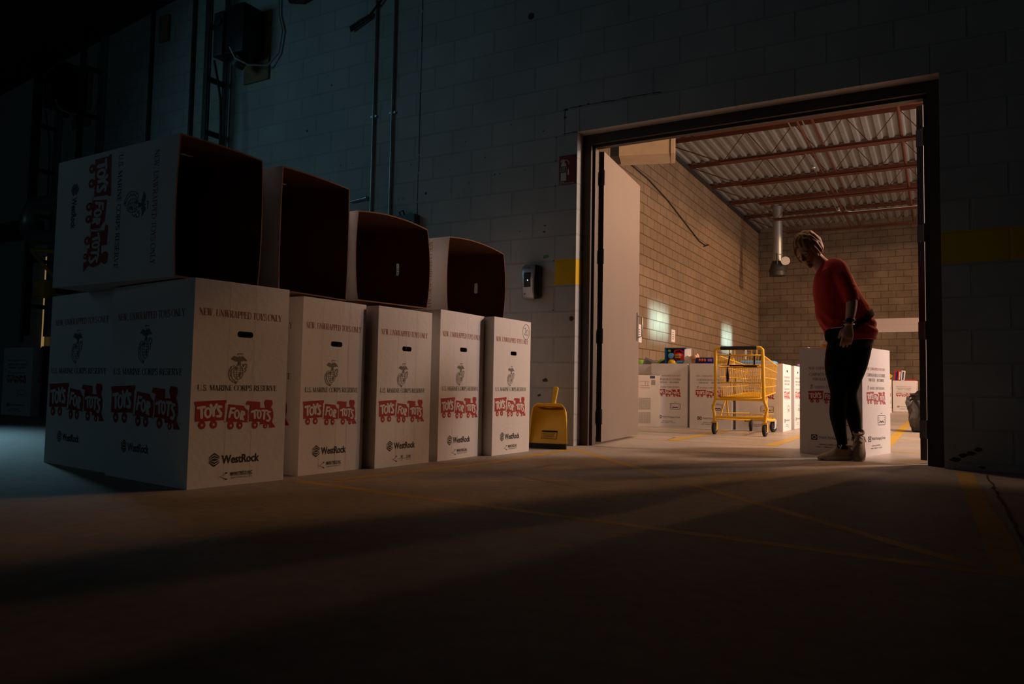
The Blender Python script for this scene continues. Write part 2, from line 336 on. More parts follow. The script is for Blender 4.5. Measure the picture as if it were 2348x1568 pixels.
def train(u0, u1, v0, v1):
    """the red toy train with its cream lettering -> [(layer, ink, polygon)]"""
    def X(p): return [(u0 + (a - 193) / 1352 * (u1 - u0), v1 - (b + .03 * (a - 870) - 97 + 5) / 521 * (v1 - v0)) for a, b in p]
    R = [[(193, 160), (688, 120), (690, 172), (668, 182), (658, 462), (213, 492), (212, 212), (197, 207)],
         [(727, 193), (975, 212), (1000, 255), (1050, 292), (1040, 497), (700, 492), (712, 360)],
         [(1010, 187), (1035, 130), (1257, 138), (1258, 245), (1360, 242), (1328, 152), (1352, 97), (1465, 103), (1482, 160), (1450, 243), (1470, 246), (1495, 320), (1502, 400), (1478, 490), (1545, 590), (1432, 598), (1425, 535), (1272, 533), (1270, 490), (1075, 482), (1090, 205)]]
    wh = [(318, 545, 56, 68), (497, 535, 56, 68), (772, 552, 52, 70), (920, 548, 48, 70), (1178, 545, 52, 68), (1363, 565, 36, 45)]
    out = [(1, 'red', X(p)) for p in R] + [(1, 'red', X(ell(*q))) for q in wh]
    for a in ([(668, 182), (660, 480), (676, 498), (697, 495), (712, 470)], [(1090, 205), (1040, 490), (1055, 502), (1072, 492)]):
        out += [(1, 'red', X(p)) for p in polystroke(a, 7)]
    cr = [X(star(a, b + 4, rx * .62)) for a, b, rx, ry in wh]
    wd = 44
    for st in ([(248, 264), (348, 246)], [(300, 255), (308, 420)], [(442, 214), (486, 300), (534, 202)], [(486, 290), (492, 390)],
               [(606, 238), (575, 232), (555, 268), (578, 308), (608, 352), (596, 398), (550, 396)],
               [(768, 258), (742, 412)], [(768, 266), (826, 262)], [(758, 338), (798, 333)],
               [(945, 310), (932, 445)], [(945, 312), (982, 322), (988, 360), (945, 388)], [(950, 385), (972, 456)],
               [(1112, 318), (1198, 286)], [(1160, 305), (1170, 424)], [(1296, 292), (1382, 293)], [(1338, 295), (1330, 440)],
               [(1440, 314), (1410, 312), (1390, 348), (1422, 390), (1440, 432), (1418, 475), (1384, 468)]):
        cr += [X(p) for p in polystroke(st, wd if st[0][0] < 700 else 36)]
    for cx, cy, rx, ry, t in ((402, 340, 62, 94, 38), (865, 362, 52, 84, 34), (1243, 360, 46, 84, 32)):
        cr += [X(p) for p in arc(cx, cy, rx - t / 2, ry - t / 2, 0, 360, t, t, 18)]
    return out + [(2, 'paper', p) for p in cr] + [(1, 'red', p) for p in sans('TM', u1 - (u1 - u0) * .02, u1 + (u1 - u0) * .012, v0 + (v1 - v0) * .13, (v1 - v0) * .025)]
def emblem(uc, vc, h):
    """eagle, globe and anchor drawn in thin lines"""
    def X(p): return [(uc + (a - 640) / 420 * h, vc - (b - 525) / 420 * h) for a, b in p]
    o = [X([(522, 404), (570, 360), (622, 372), (640, 392), (655, 350), (672, 390), (690, 352), (725, 375), (776, 424), (720, 420), (690, 432), (672, 430), (676, 478), (626, 478), (636, 432), (600, 432), (570, 416)])]
    o += [X(p) for p in polystroke([(628, 345), (632, 324), (705, 328)], 10)]
    o += [X(p) for p in arc(645, 578, 70, 98, 0, 360, 8, 8, 24)]
    for y, dx in ((520, 55), (548, 66), (578, 68), (608, 66), (638, 54)): o.append(X(seg(645 - dx, y, 645 + dx, y + 3, 6)))
    o += [X(p) for p in arc(645, 578, 28, 98, 90, 270, 6, 6, 10)] + [X(p) for p in arc(640, 578, 40, 96, -60, 50, 6, 6, 10)]
    for p in ([(600, 500), (640, 515), (625, 545), (600, 535)], [(650, 590), (690, 580), (680, 620), (655, 640)]): o.append(X(p))
    o += [X(p) for p in polystroke([(582, 490), (540, 500), (506, 555), (500, 620), (520, 672), (560, 700), (602, 720)], 9)]
    o += [X(p) for p in polystroke([(580, 505), (540, 560), (538, 620), (560, 668), (600, 690)], 8)]
    o += [X(p) for p in polystroke([(530, 520), (548, 540), (520, 570), (545, 590), (520, 620), (550, 640)], 6)]
    o += [X([(612, 740), (592, 690), (625, 705), (656, 672)])]
    o += [X(p) for p in polystroke([(705, 465), (720, 500), (735, 460), (765, 470), (768, 510), (735, 520), (758, 545), (735, 578)], 11)]
    return [(1, 'greyink', p) for p in o]
def westrock(u0, u1, vc, h):
    """hexagon of chevrons and the wordmark"""
    s_ = h / 215.0; lw = 178 * s_; out = []
    def X(p): return [(u0 + (a - 455) * s_, vc - (b - 1117) * s_) for a, b in p]
    for sg in (1, -1):
        f = lambda p: [(a, 1117 + sg * (b - 1117)) for a, b in p]
        out += [X(f([(455, 1078), (545, 1010), (545, 1034), (455, 1092)])), X(f([(545, 1010), (633, 1070), (633, 1084), (545, 1034)]))]
        out += [X(f([(455, 1106), (545, 1052), (545, 1080), (458, 1112)])), X(f([(545, 1052), (633, 1098), (631, 1106), (545, 1080)]))]
    out.append(X([(470, 1117), (545, 1097), (620, 1117), (545, 1137)]))
    P = [(1, 'ink', p) for p in out]
    return P + [(1, 'ink', p) for p in sans('WestRock', u0 + lw * 1.2, u1, vc - h * .30, h * .6, .022)]
def marktrece(u0, u1, v, h, faded=False):
    o = []; W_ = u1 - u0
    o += [seg(u0 + W_ * .05, v + h * .3, u0 + W_ * .25, v + h * .85, h * .06), seg(u0 + W_ * .05, v + h * .3, u0 + W_ * .25, v - h * .1, h * .06), seg(u0, v + h * .1, u0, v + h * .5, h * .03)]
    for y in (.85, -.1): o.append([(u0 + W_ * .2, v + h * (y + .15)), (u0 + W_ * .2, v + h * (y - .15)), (u0 + W_ * .28, v + h * y)])
    t = sans('MARK/TR\u00caCE INC', u0 + W_ * .34, u1, v + h * .45, h * .5, .02) + [seg(u0 + W_ * .34, v + h * .36, u1, v + h * .36, h * .05)] + sans('Graphic Solutions Since 1971', u0 + W_ * .36, u1 - W_ * .02, v - h * .05, h * .25)
    if faded: t = [p for p in t if max(a for a, b in p) > u0 + W_ * .75 or (u0 + W_ * .45 < p[0][0] < u0 + W_ * .55)]
    return [(1, 'ink', p) for p in o + t]
def prints_reserve(W_, H_, wide, faded=False, mark=None):
    f = lambda a: (a - .5) * W_; P = []
    if wide:
        P += [(1, 'redink', p) for p in serif('NEW, UNWRAPPED TOYS ONLY', f(.08), f(.9), H_ * .82, H_ * .036)]
        P += emblem(f(.45), H_ * .69, H_ * .2)
        P += [(1, 'ink', p) for p in serif('U.S. MARINE CORPS RESERVE', f(.05), f(.9), H_ * .535, H_ * .032)]
        P += train(f(.03), f(.9), H_ * .275, H_ * .49) + westrock(f(.2), f(.55), H_ * .165, H_ * .07)
    else:
        P += [(1, 'redink', p) for p in serif('NEW, UNWRAPPED TOYS ONLY', f(.05), f(.92), H_ * .825, H_ * .034)]
        P += emblem(f(.46), H_ * .575, H_ * .155)
        P += [(1, 'ink', p) for p in serif('U.S. MARINE CORPS RESERVE', f(.06), f(.89), H_ * .464, H_ * .027)]
        P += train(f(.04), f(.89), H_ * .275, H_ * .425) + westrock(f(.2), f(.72), H_ * .13, H_ * .068) + marktrece(f(.3), f(.65), H_ * .035, H_ * .032, faded)
    if mark:
        P += [(1, 'ink', p) for p in arc(f(.86), H_ * .92, W_ * .1, H_ * .058, 0, 360, .003, .003, 24)]
        P += [(1, 'ink', p) for p in polystroke([(f(.8), H_ * .945), (f(.84), H_ * .95), (f(.85), H_ * .92), (f(.81), H_ * .9), (f(.86), H_ * .895)], .003)]
        P += [(1, 'ink', p) for p in arc(f(.895), H_ * .915, W_ * .028, H_ * .022, 0, 360, .003, .003, 14)]
    return P
def prints_campaign(W_, H_, wide):
    f = lambda a: (a - .5) * W_; P = []
    P += [(1, 'redink', p) for p in serif('NEW, UNWRAPPED TOYS ONLY', f(.15), f(.82), H_ * .795, H_ * .024)]
    P += [(1, 'ink', p) for p in serif('CAMPAIGN RUNS 1 OCTOBER', f(.16), f(.81), H_ * .735, H_ * .028)]
    P += [(1, 'ink', p) for p in serif('THROUGH', f(.21), f(.44), H_ * .69, H_ * .026)] + [(1, 'ink', p) for p in serif('DECEMBER', f(.51), f(.77), H_ * .69, H_ * .026)]
    P += emblem(f(.20), H_ * .63, H_ * .05) + [(1, 'greyink', p) for p in serif('MARINE CORPS RESERVE', f(.25), f(.79), H_ * .615, H_ * .024)]
    P += train(f(.14), f(.83), H_ * .475, H_ * .6)
    # rounded crest with a few plain lines, and the maker's name with its dark square
    cx, cy = f(.67), H_ * .325
    rw, rh, cr_ = .135 * W_, .045 * H_, .02 * W_
    ol = []
    for qx, qy, a0 in ((1, 1, 0), (-1, 1, 90), (-1, -1, 180), (1, -1, 270)):
        for t in range(5): a = math.radians(a0 + t * 22.5); ol.append((cx + qx * (rw - cr_) + cr_ * math.cos(a), cy + qy * (rh - cr_) + cr_ * math.sin(a)))
    ol.append(ol[0]); P += [(1, 'ink', seg(*ol[i_], *ol[i_ + 1], .004)) for i_ in range(len(ol) - 1)]
    P += [(1, 'ink', seg(cx + a * rw, cy + b_ * rh, cx + c_ * rw, cy + b_ * rh, .0025)) for b_ in (-.45, .05, .5) for a, c_ in ((-.97, -.55), (.55, .97))]
    P += [(1, 'ink', p) for p in polystroke([(cx - .5 * rw, cy - .5 * rh), (cx - .3 * rw, cy - .2 * rh), (cx, cy - .45 * rh), (cx + .3 * rw, cy - .2 * rh), (cx + .5 * rw, cy - .5 * rh)], .009)]
    P += [(1, 'ink', p) for p in polystroke([(cx - .25 * rw, cy + 1.4 * rh), (cx - .1 * rw, cy + 1.5 * rh), (cx + .05 * rw, cy + 1.35 * rh), (cx + .2 * rw, cy + 1.45 * rh)], .003)]
    P += [(1, 'ink', [(f(.19), H_ * .13), (f(.29), H_ * .13), (f(.29), H_ * .18), (f(.19), H_ * .18)])] + [(2, 'paper', p) for p in arc(f(.24), H_ * .155, W_ * .032, H_ * .014, 0, 360, .006, .006)]
    P += [(1, 'greyink', p) for p in serif_lower('Welch Packaging Group', f(.31), f(.8), H_ * .145, H_ * .026)]
    P += [(1, 'ink', p) for p in sans('MAKING A DIFFERENCE', f(.33), f(.62), H_ * .085, H_ * .012, .01) + sans('FAMILY . COMMUNITY . INDUSTRY', f(.28), f(.68), H_ * .062, H_ * .010, .01)]
    return P
def serif_lower(t, u0, u1, v, h): return sans(t, u0, u1, v, h, .012)

INK = ['white', 'kraft', 'red', 'ink', 'greyink', 'redink', 'paper']
LINE_Z = [0]
def carton(name, wn, wd, h, style='reserve', board='white', bulge=.0, slots=True, sides=('x+', 'y-'), faded=False, mark=None, creases=(), flare=0):
    """open-topped corrugated carton: narrow faces are +-x (width wn along y), wide faces +-y (width wd along x); origin at base centre"""
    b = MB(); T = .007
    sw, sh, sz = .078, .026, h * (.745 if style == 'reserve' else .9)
    def shell(off):
        X, Y = wd / 2 - off, wn / 2 - off
        for ax, sg in (('x', 1), ('x', -1), ('y', 1), ('y', -1)):
            half = Y if ax == 'x' else X
            us = [-half + 2 * half * i / 8 for i in range(9)]; vs = [off + (h - off) * i / 10 for i in range(11)]
            hole = slots and ax == 'x'
            if hole: us = sorted(set(us + [-sw / 2 + .01, sw / 2 + .01])); vs = sorted(set(vs + [sz - sh / 2, sz + sh / 2]))
            P = []
            for v in vs:
                for u in us: P.append(((sg * X), u * sg, v) if ax == 'x' else (-u * sg, sg * Y, v))
            n = len(us); F = []
            for i in range(len(vs) - 1):
                for k in range(n - 1):
                    if hole and -sw / 2 + .009 < (us[k] + us[k + 1]) / 2 < sw / 2 + .011 and sz - sh / 2 < (vs[i] + vs[i + 1]) / 2 < sz + sh / 2: continue
                    q = (i * n + k, i * n + k + 1, (i + 1) * n + k + 1, (i + 1) * n + k)
                    F.append(q if off == 0 else q[::-1])
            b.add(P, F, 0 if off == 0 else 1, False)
            if hole and off == 0:
                a0, a1 = -sw / 2 + .01, sw / 2 + .01
                ring = [(a0, sz - sh / 2), (a1, sz - sh / 2), (a1, sz + sh / 2), (a0, sz + sh / 2)]
                VV = [(sg * X, u * sg, v) for u, v in ring] + [(sg * (X - T), u * sg, v) for u, v in ring]
                b.add(VV, [(i, (i + 1) % 4, 4 + (i + 1) % 4, 4 + i) for i in range(4)], 1)
                for cu, cv, du, dv in ((a0, sz - sh / 2, 1, 1), (a1, sz - sh / 2, -1, 1), (a1, sz + sh / 2, -1, -1), (a0, sz + sh / 2, 1, -1)):
                    r = sh * .42; A = [(cu, cv)] + [(cu + du * r * (1 - math.sin(t * PI / 8)), cv + dv * r * (1 - math.cos(t * PI / 8))) for t in range(5)]
                    b.add([(sg * X, u * sg, v) for u, v in A], [tuple(range(6))], 0); b.add([(sg * (X - T), u * sg, v) for u, v in A], [tuple(range(6))], 1)
        z = off
        b.add([(-X, -Y, z), (X, -Y, z), (X, Y, z), (-X, Y, z)], [(0, 1, 2, 3)], 0 if off == 0 else 1)
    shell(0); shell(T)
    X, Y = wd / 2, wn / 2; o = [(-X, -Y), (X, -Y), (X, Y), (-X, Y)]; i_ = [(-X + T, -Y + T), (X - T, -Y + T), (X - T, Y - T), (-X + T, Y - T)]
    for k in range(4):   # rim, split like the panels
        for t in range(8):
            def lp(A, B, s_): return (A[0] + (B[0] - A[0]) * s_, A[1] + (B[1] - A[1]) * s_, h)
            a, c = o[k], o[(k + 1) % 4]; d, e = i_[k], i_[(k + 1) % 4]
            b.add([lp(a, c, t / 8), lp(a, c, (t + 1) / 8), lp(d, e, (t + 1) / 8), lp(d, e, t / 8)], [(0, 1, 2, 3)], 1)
    for sd in sides:
        wide = sd[0] == 'y'; W_ = wd if wide else wn; sg = 1 if sd[1] == '+' else -1
        P = prints_reserve(W_, h, wide, faded, mark if sd == 'x+' else None) if style == 'reserve' else prints_campaign(W_, h, wide) if style == 'campaign' else []
        for pi_, (ly, ink, poly) in enumerate(P):
            e = .0005 + .0004 * ly + 3e-6 * (pi_ % 90) * (ly == 2) + 1.5e-6 * (pi_ % 60)
            V = [((sg * (X + e)), u * sg, v) if not wide else (-u * sg, sg * (Y + e), v) for u, v in poly]
            b.add(V, [tuple(range(len(V)))], INK.index(ink))
        for u in (creases if not wide else ()):
            b.add([(sg * (X + .0003), (u - .5) * W_ * sg + d, v) for d, v in ((-.0005, .02), (.0005, .02), (.0005, h - .01), (-.0005, h - .01))], [(0, 1, 2, 3)], 7)
    bx0, bx1, by0, by1 = bulge if isinstance(bulge, tuple) else (bulge,) * 4       # outward bow of the rim at x-, x+, y-, y+
    rc = random.Random(int(wn * 1e4 + h * 3e3 + wd * 777)); cols = [rc.uniform(-.0005, .0005) * (style == 'reserve') for _ in range(9)]
    def panel_wave(t):    # slightly uneven panels between the vertical folds
        t = min(max(t, 0), .9999) * 8; i = int(t); return cols[i] + (cols[i + 1] - cols[i]) * (t - i)
    out = []
    for x, y, z in b.v:
        k = (z / h) ** 8; ex = abs(x) > X * .96; ey = abs(y) > Y * .96
        dx = (x > 0) * bx1 - (x <= 0) * bx0; dy = (y > 0) * by1 - (y <= 0) * by0
        nx = x + dx * k * (1 - (2 * y / wn) ** 2) * ex + (panel_wave(y / wn + .5) if ex and not ey and x > 0 else 0)
        out.append((nx, y + dy * k * (1 - (2 * x / wd) ** 2) * ey, z))
    b.v = out
    return b.build(name, [M[board], M['kraft'], M['red'], M['ink'], M['greyink'], M['redink'], M[board], M['fold']])

# ================================================================== SETTING
DW, DH = 2.464, 2.447          # rough opening between hall and storeroom
def slab(b, x0, x1, y0, y1, z0, z1, mi=0): b.box(((x0 + x1) / 2, (y0 + y1) / 2, (z0 + z1) / 2), (x1 - x0, y1 - y0, z1 - z0), mi)
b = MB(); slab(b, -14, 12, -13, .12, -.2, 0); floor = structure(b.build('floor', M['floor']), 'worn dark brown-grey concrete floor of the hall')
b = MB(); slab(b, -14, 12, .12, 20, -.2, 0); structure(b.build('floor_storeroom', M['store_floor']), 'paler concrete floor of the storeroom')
WT = .25
b = MB(); slab(b, -14, 0, 0, WT, 0, 5.6); slab(b, DW, 12, 0, WT, 0, 5.6); slab(b, 0, DW, 0, WT, DH, 5.6)
wall = structure(b.build('wall_divider', M['hall_block']), 'painted concrete block wall with the wide doorway')
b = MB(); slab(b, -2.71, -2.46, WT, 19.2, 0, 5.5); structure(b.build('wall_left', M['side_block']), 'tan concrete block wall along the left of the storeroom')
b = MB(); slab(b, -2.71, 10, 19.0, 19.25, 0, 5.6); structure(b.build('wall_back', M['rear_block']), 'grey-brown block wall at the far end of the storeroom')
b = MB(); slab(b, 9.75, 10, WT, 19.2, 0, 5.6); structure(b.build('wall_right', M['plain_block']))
b = MB(); slab(b, -14.2, -14, -13, WT, 0, 5.2); structure(b.build('wall_hall_left', M['hall_block']))
# hall roof underside and storeroom corrugated deck
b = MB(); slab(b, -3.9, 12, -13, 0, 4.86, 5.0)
b.add([(-14, -13, 3.6), (-3.9, -13, 4.86), (-3.9, 0, 4.86), (-14, 0, 3.6), (-14, -13, 3.75), (-3.9, -13, 5.0), (-3.9, 0, 5.0), (-14, 0, 3.75)], [(3, 2, 1, 0), (4, 5, 6, 7), (0, 1, 5, 4), (2, 3, 7, 6), (3, 0, 4, 7)]); structure(b.build('ceiling', M['dark_ceiling']), 'dark underside of the hall roof, with an added slope at the left')  # left slope added, shaped to give the shaded wedge at the wall top
b = MB(); x = -2.46; P = []; pitch = .205
while x < 9.9:
    for dx, z in ((0, 5.53), (.075, 5.53), (.1, 5.575), (.18, 5.575)): P.append((x + dx, z))
    x += pitch
vs = [(x, y, z) for x, z in P for y in (WT, 19.2)]
b.add(vs, [(2 * i, 2 * i + 1, 2 * i + 3, 2 * i + 2) for i in range(len(P) - 1)])
b.add([(x, y, z + .02) for x, y, z in vs], [(2 * i, 2 * i + 2, 2 * i + 3, 2 * i + 1) for i in range(len(P) - 1)])
deck = structure(b.build('ceiling_storeroom', M['deck']), 'corrugated metal roof deck over the storeroom')
# steel angle that carries the deck along the left wall
b = MB(); slab(b, -2.46, -2.40, WT, 19, 5.40, 5.47); structure(b.build('trim_1', M['dark_steel']))

# cracked control joint, settlement crack over the lintel and bolt holes: marks in the wall
b = MB(); r = random.Random(3); z = 1.9
while z < 4.8:
    l = r.uniform(.08, .35); wd = r.uniform(.006, .014); dx = r.uniform(-.003, .003)
    b.add([(-1.538 + dx - wd / 2, -.0012, z), (-1.538 + dx + wd / 2, -.0012, z), (-1.538 + dx + wd * .4, -.0012, z + l), (-1.538 + dx - wd * .4, -.0012, z + l)], [(0, 1, 2, 3)]); z += l + r.uniform(0, .02)
tag(b.build('control_joint', M['crack'], wall), label='ragged dark vertical control joint')
b = MB(); pts = [(0, 2.447)] + [(-.05, 2.45), (-.108, 2.447), (-.112, 2.5), (-.11, 2.56), (-.115, 2.6), (-.105, 2.647)]
pts2 = [(-.105 + i * .06, 2.647 + r.uniform(-.004, .004)) for i in range(14)]
for pl in (pts, pts2):
    for i in range(len(pl) - 1):
        q = seg(*pl[i], *pl[i + 1], r.uniform(.003, .008)); b.add([(u, -.0012, v) for u, v in q], [(0, 1, 2, 3)])
for u, v, s_ in ((-.105, 2.64, .016), (-.108, 2.58, .011), (.02, 2.65, .012), (.09, 2.655, .01), (-.11, 2.447, .008)):
    b.add([(u + s_ * math.cos(a * PI / 3) * 1.4, -.0014, v + s_ * .6 * math.sin(a * PI / 3)) for a in range(6)], [tuple(range(6))])
tag(b.build('settlement_crack', M['crack'], wall), label='thin stepped crack above the door corner')
b = MB()
for u, v, s_ in [(-.185, 2.43, .006), (-.187, 2.24, .006), (-.188, 2.04, .006), (-.19, 1.44, .006), (-.192, 1.05, .006), (-.432, 3.48, .03), (-.46, 2.2, .005), (-.75, 2.2, .008), (-.7, 2.2, .006), (-1.0, 2.16, .005), (-1.2, 2.3, .005), (-1.45, 2.12, .012), (-1.62, 2.4, .006), (-1.7, 2.1, .005), (-1.75, 2.1, .005), (-2.3, 2.5, .006), (-2.45, 2.5, .006), (-.5, 1.7, .005), (-.03, .98, .02), (-.85, 2.36, .007), (-.6, 2.6, .006), (-2.9, 2.9, .012), (-2.6, 3.3, .01), (-1.05, 2.52, .005), (-.3, 2.5, .006)]:
    b.add([(u + s_ * math.cos(a * PI / 4), -.0012, v + s_ * math.sin(a * PI / 4)) for a in range(8)], [tuple(range(8))])
b.build('bolt_hole', M['crack'], wall)
b = MB()
for u, v, s_ in ((2.52, .06, .03), (2.56, .085, .028), (2.60, .10, .03), (2.64, .125, .028), (2.66, .02, .02), (-.25, .5, .03), (-.3, .38, .02), (-.28, 1.68, .015), (-.275, 1.73, .012)):
    b.add([(u + s_ * math.cos(a * PI / 6) * r.uniform(.6, 1.1), -.001, v + s_ * .55 * math.sin(a * PI / 6) * r.uniform(.6, 1.1)) for a in range(12)], [tuple(range(12))])
tag(b.build('scuff_mark', M['crack'], wall), label='dark scrapes on the painted block')

# floor paint, cracks and the seam under the door
def strip(b, a, c, wd, z=.0012, rag=.0, seed=1):
    a, c = Vector((*a, 0)), Vector((*c, 0)); d = c - a; n = max(1, int(d.length / .12)) if rag else 1; nv = Vector((-d.y, d.x, 0)).normalized() * wd / 2; rr = random.Random(seed); vs = []
    for i in range(n + 1):
        p = a + d * i / n; k0, k1 = 1 + rr.uniform(-rag, rag), 1 + rr.uniform(-rag, rag); vs += [p - nv * k0 + Vector((0, 0, z)), p + nv * k1 + Vector((0, 0, z))]
    b.add(vs, [(2 * i, 2 * i + 2, 2 * i + 3, 2 * i + 1) for i in range(n)])
def floor_line(segs, lab=None, m='line'):
    b = MB()
    for i, (a, c, wd) in enumerate(segs): LINE_Z[0] += .00004; strip(b, a, c, wd, z=.0003 + LINE_Z[0], rag=.14, seed=i + 5)
    o = b.build('painted_line', M[m], floor); return tag(o, label=lab, kind='structure')
floor_line([((-.12, -2.74), (2.6, -2.99), .05)], 'yellow painted line running away from the first standing carton', m='faded')
floor_line([((.12, -.25), (1.24, -1.5), .05), ((1.40, -1.70), (2.52, -2.92), .05)], 'yellow painted diagonal with a gap', m='faded')
floor_line([((-.10, -2.74), (.95, -1.9), .03)], m='faded')
floor_line([((.12, -.28), (.15, -1.45), .06), ((.15, -1.45), (.0, -2.6), .045)], m='faded')
floor_line([((2.56, -.2), (2.60, -2.98), .08)], m='faded')
for y, x0, x1 in ((1.16, -.3, 1.30), (1.93, -.4, 1.25), (2.75, -.8, 1.25), (1.22, 2.0, 9), (3.0, 2.0, 9), (3.72, 2.0, 9), (4.24, 2.0, 9), (3.25, -1.5, .9)):
    floor_line([((x0, y), (x1, y), .045)])
for x in (.39, 1.23, 2.04): floor_line([((x, 1.14), (x, 12 if x > 2 else 3.3 if x < 1 else 6), .10)], 'broad yellow painted line on the storeroom floor')
b = MB(); rr = random.Random(11)
def crackline(pts, wd):
    for i in range(len(pts) - 1):
        a, c = Vector((*pts[i], 0)), Vector((*pts[i + 1], 0)); n = max(2, int((c - a).length / .1)); pr = a
        for k in range(1, n + 1):
            q = a.lerp(c, k / n) + Vector((rr.uniform(-.006, .006), rr.uniform(-.006, .006), 0)); strip(b, pr.xy, q.xy, wd * rr.uniform(.5, 1.2), .0016); pr = q
crackline([(.0, .1), (.9, .13), (2.45, .12)], .012); crackline([(.3, .2), (1.2, .24), (2.4, .18)], .007)
crackline([(2.67, -.25), (2.66, -2.4), (2.7, -3.6)], .014); crackline([(.05, -2.2), (.45, -2.0), (.5, -1.3)], .004); crackline([(.45, -2.0), (.75, -2.1)], .004)
crackline([(-.1, 1.9), (.3, 1.6), (.35, 1.2)], .006); crackline([(.5, -1.9), (1.1, -2.2), (1.7, -2.15)], .004)
tag(b.build('floor_crack', M['crack'], floor), kind='structure')

# door frame
def jamb(b, x, sg):
    slab(b, min(x, x + sg * .07), max(x, x + sg * .07), .11, .26, 0, DH, 0); slab(b, min(x + sg * .07, x + sg * .09), max(x + sg * .07, x + sg * .09), .15, .205, 0, DH - .07, 0)
fr = structure(empty('door_1', (0, 0, 0)), 'dark brown steel frame of the wide doorway'); fr['label'] = 'dark brown steel door frame lining the wide doorway'
for x, sg in ((0, 1), (DW, -1)):
    b = MB(); jamb(b, x, sg); b.build('jamb', M['frame'], fr)
b = MB(); slab(b, .07, DW - .07, .11, .26, DH - .075, DH); slab(b, .07, DW - .07, .15, .205, DH - .095, DH - .075); b.build('head_piece', M['frame'], fr)
for z in (2.14, 1.50, .86, .22):
    b = MB(); slab(b, .07, .074, .215, .255, z - .055, z + .055); b.build('hinge_plate', M['steel'], fr)
# left leaf, swung into the storeroom
lf = structure(empty('door_2', (.105, .285, 0), math.radians(95.2)), 'beige door leaf swung open against the left side of the doorway')
b = MB(); b.box((.575, .022, 1.19), (1.13, .044, 2.34), 0)
b.add([(.0099, .0005, .02), (.0099, .0435, .02), (.0099, .0435, 2.36), (.0099, .0005, 2.36)], [(0, 3, 2, 1)], 1)
panel = b.build('door_panel', [M['leaf'], M['leaf_edge']], lf)
for z in (2.14, 1.50, .86, .22):
    b = MB(); b.box((.006, .02, z), (.006, .05, .115)); b.cyl((-.012, -.006, z - .06), (-.012, -.006, z + .06), .009, 10); b.box((-.004, .0, z), (.02, .004, .11)); b.build('hinge', M['dark_steel'], lf)
b = MB(); b.box((1.08, -.004, 1.02), (.04, .008, .26)); b.tube([(1.08, -.008, 1.12), (1.08, -.045, 1.11), (1.08, -.045, .93), (1.08, -.008, .92)], .007, 8); b.build('door_handle', M['steel'], lf)
# right leaf, seen edge-on
rl = structure(empty('door_3', (DW - .1, .285, 0), math.radians(60)), 'door leaf swung open at the right side of the doorway, seen edge-on')
b = MB(); b.box((.575, .022, 1.19), (1.13, .044, 2.34), 0); b.add([(.0099, .0005, .02), (.0099, .0435, .02), (.0099, .0435, 2.36), (.0099, .0005, 2.36)], [(0, 3, 2, 1)], 1); b.build('door_panel', [M['leaf'], M['leaf_edge']], rl)
for z in (2.14, 1.50, .86, .22):
    b = MB(); b.box((.006, .015, z), (.007, .058, .115)); b.cyl((-.006, -.012, z - .06), (-.006, -.012, z + .06), .009, 10); b.build('hinge', M['hinge'], rl)

# roof joists of the storeroom
ORD = ['nearest the doorway', 'second from the doorway', 'third from the doorway', 'fourth from the doorway', 'fifth from the doorway', 'farthest back, close to the rear wall']
for i, y in enumerate((7.55, 9.42, 11.3, 13.18, 15.06, 16.94)):
    j = empty('roof_joist', (-2.46, y, 0), 0, 'red-brown open web steel roof joist ' + ORD[i], 'joist', 'roof joists under the storeroom deck')
    b = MB()
    for s_ in (-.045, .045): b.box((6.1, s_, 5.50), (12.2, .062, .008)); b.box((6.1, s_ * .3, 5.465), (12.2, .008, .065))
    b.box((.06, 0, 5.46), (.12, .1, .05)); b.build('top_chord', M['joist'], j)
    b = MB()
    for s_ in (-.04, .04): b.box((6.7, s_, 4.90), (11.0, .062, .008)); b.box((6.7, s_ * .3, 4.93), (11.0, .008, .06))
    b.build('bottom_chord', M['joist'], j)
    b = MB(); pts = [(.05, 0, 5.47), (1.25, 0, 4.91)]; x = 1.25; up = True
    while x < 11.4:
        x += .44; pts.append((x, 0, 5.48 if up else 4.91)); up = not up
    b.tube(pts, .012, 8); b.build('web_rod', M['joist'], j)
def pipe(name, pts, r, m, lab, cat, group=None, n=10): return tag(MB().tube(pts, r, n).build(name, m), lab, cat, group)
pipe('bridging_bar', [(.42, 7.3, 4.975), (.40, 12, 4.975), (.40, 17.1, 4.975)], .02, M['joist'], 'red-brown bridging bar running lengthwise across the joists', 'bar')
b = MB(); b.box((.65, 12.2, 4.975), (.03, 10, .03)); tag(b.build('bridging_angle', M['joist']), 'thin dark bridging angle right of the thin conduit pair', 'bar')
pipe('conduit', [(.28, 7.3, 4.975), (.28, 17.1, 4.975)], .011, M['steel'], 'thin bright conduit under the deck, left of the red-brown bar', 'conduit')
pipe('conduit', [(.5, 7.3, 4.975), (.49, 14.55, 4.975), (.50, 14.7, 4.94), (.53, 14.82, 4.915), (.64, 14.86, 4.912), (9, 14.86, 4.912)], .011, M['steel'], 'thin bright conduit that turns right with an elbow below the deck', 'conduit')
pipe('sprinkler_pipe', [(1.925, 7.3, 4.99), (1.92, 17.1, 4.99)], .028, M['joist'], 'steel pipe under the joists close to the right door leaf', 'pipe')
for x, y, lab in ((.33, 10.4, 'small clear fixture on the ceiling conduit, nearer one'), (.36, 14.4, 'small clear fixture on the ceiling conduit, farther one')):
    b = MB(); b.cyl((x, y, 4.93), (x, y, 4.89), .035, 12); b.ball((x, y, 4.87), (.05, .05, .03)); tag(b.build('detector', M['steel']), lab, 'detector')
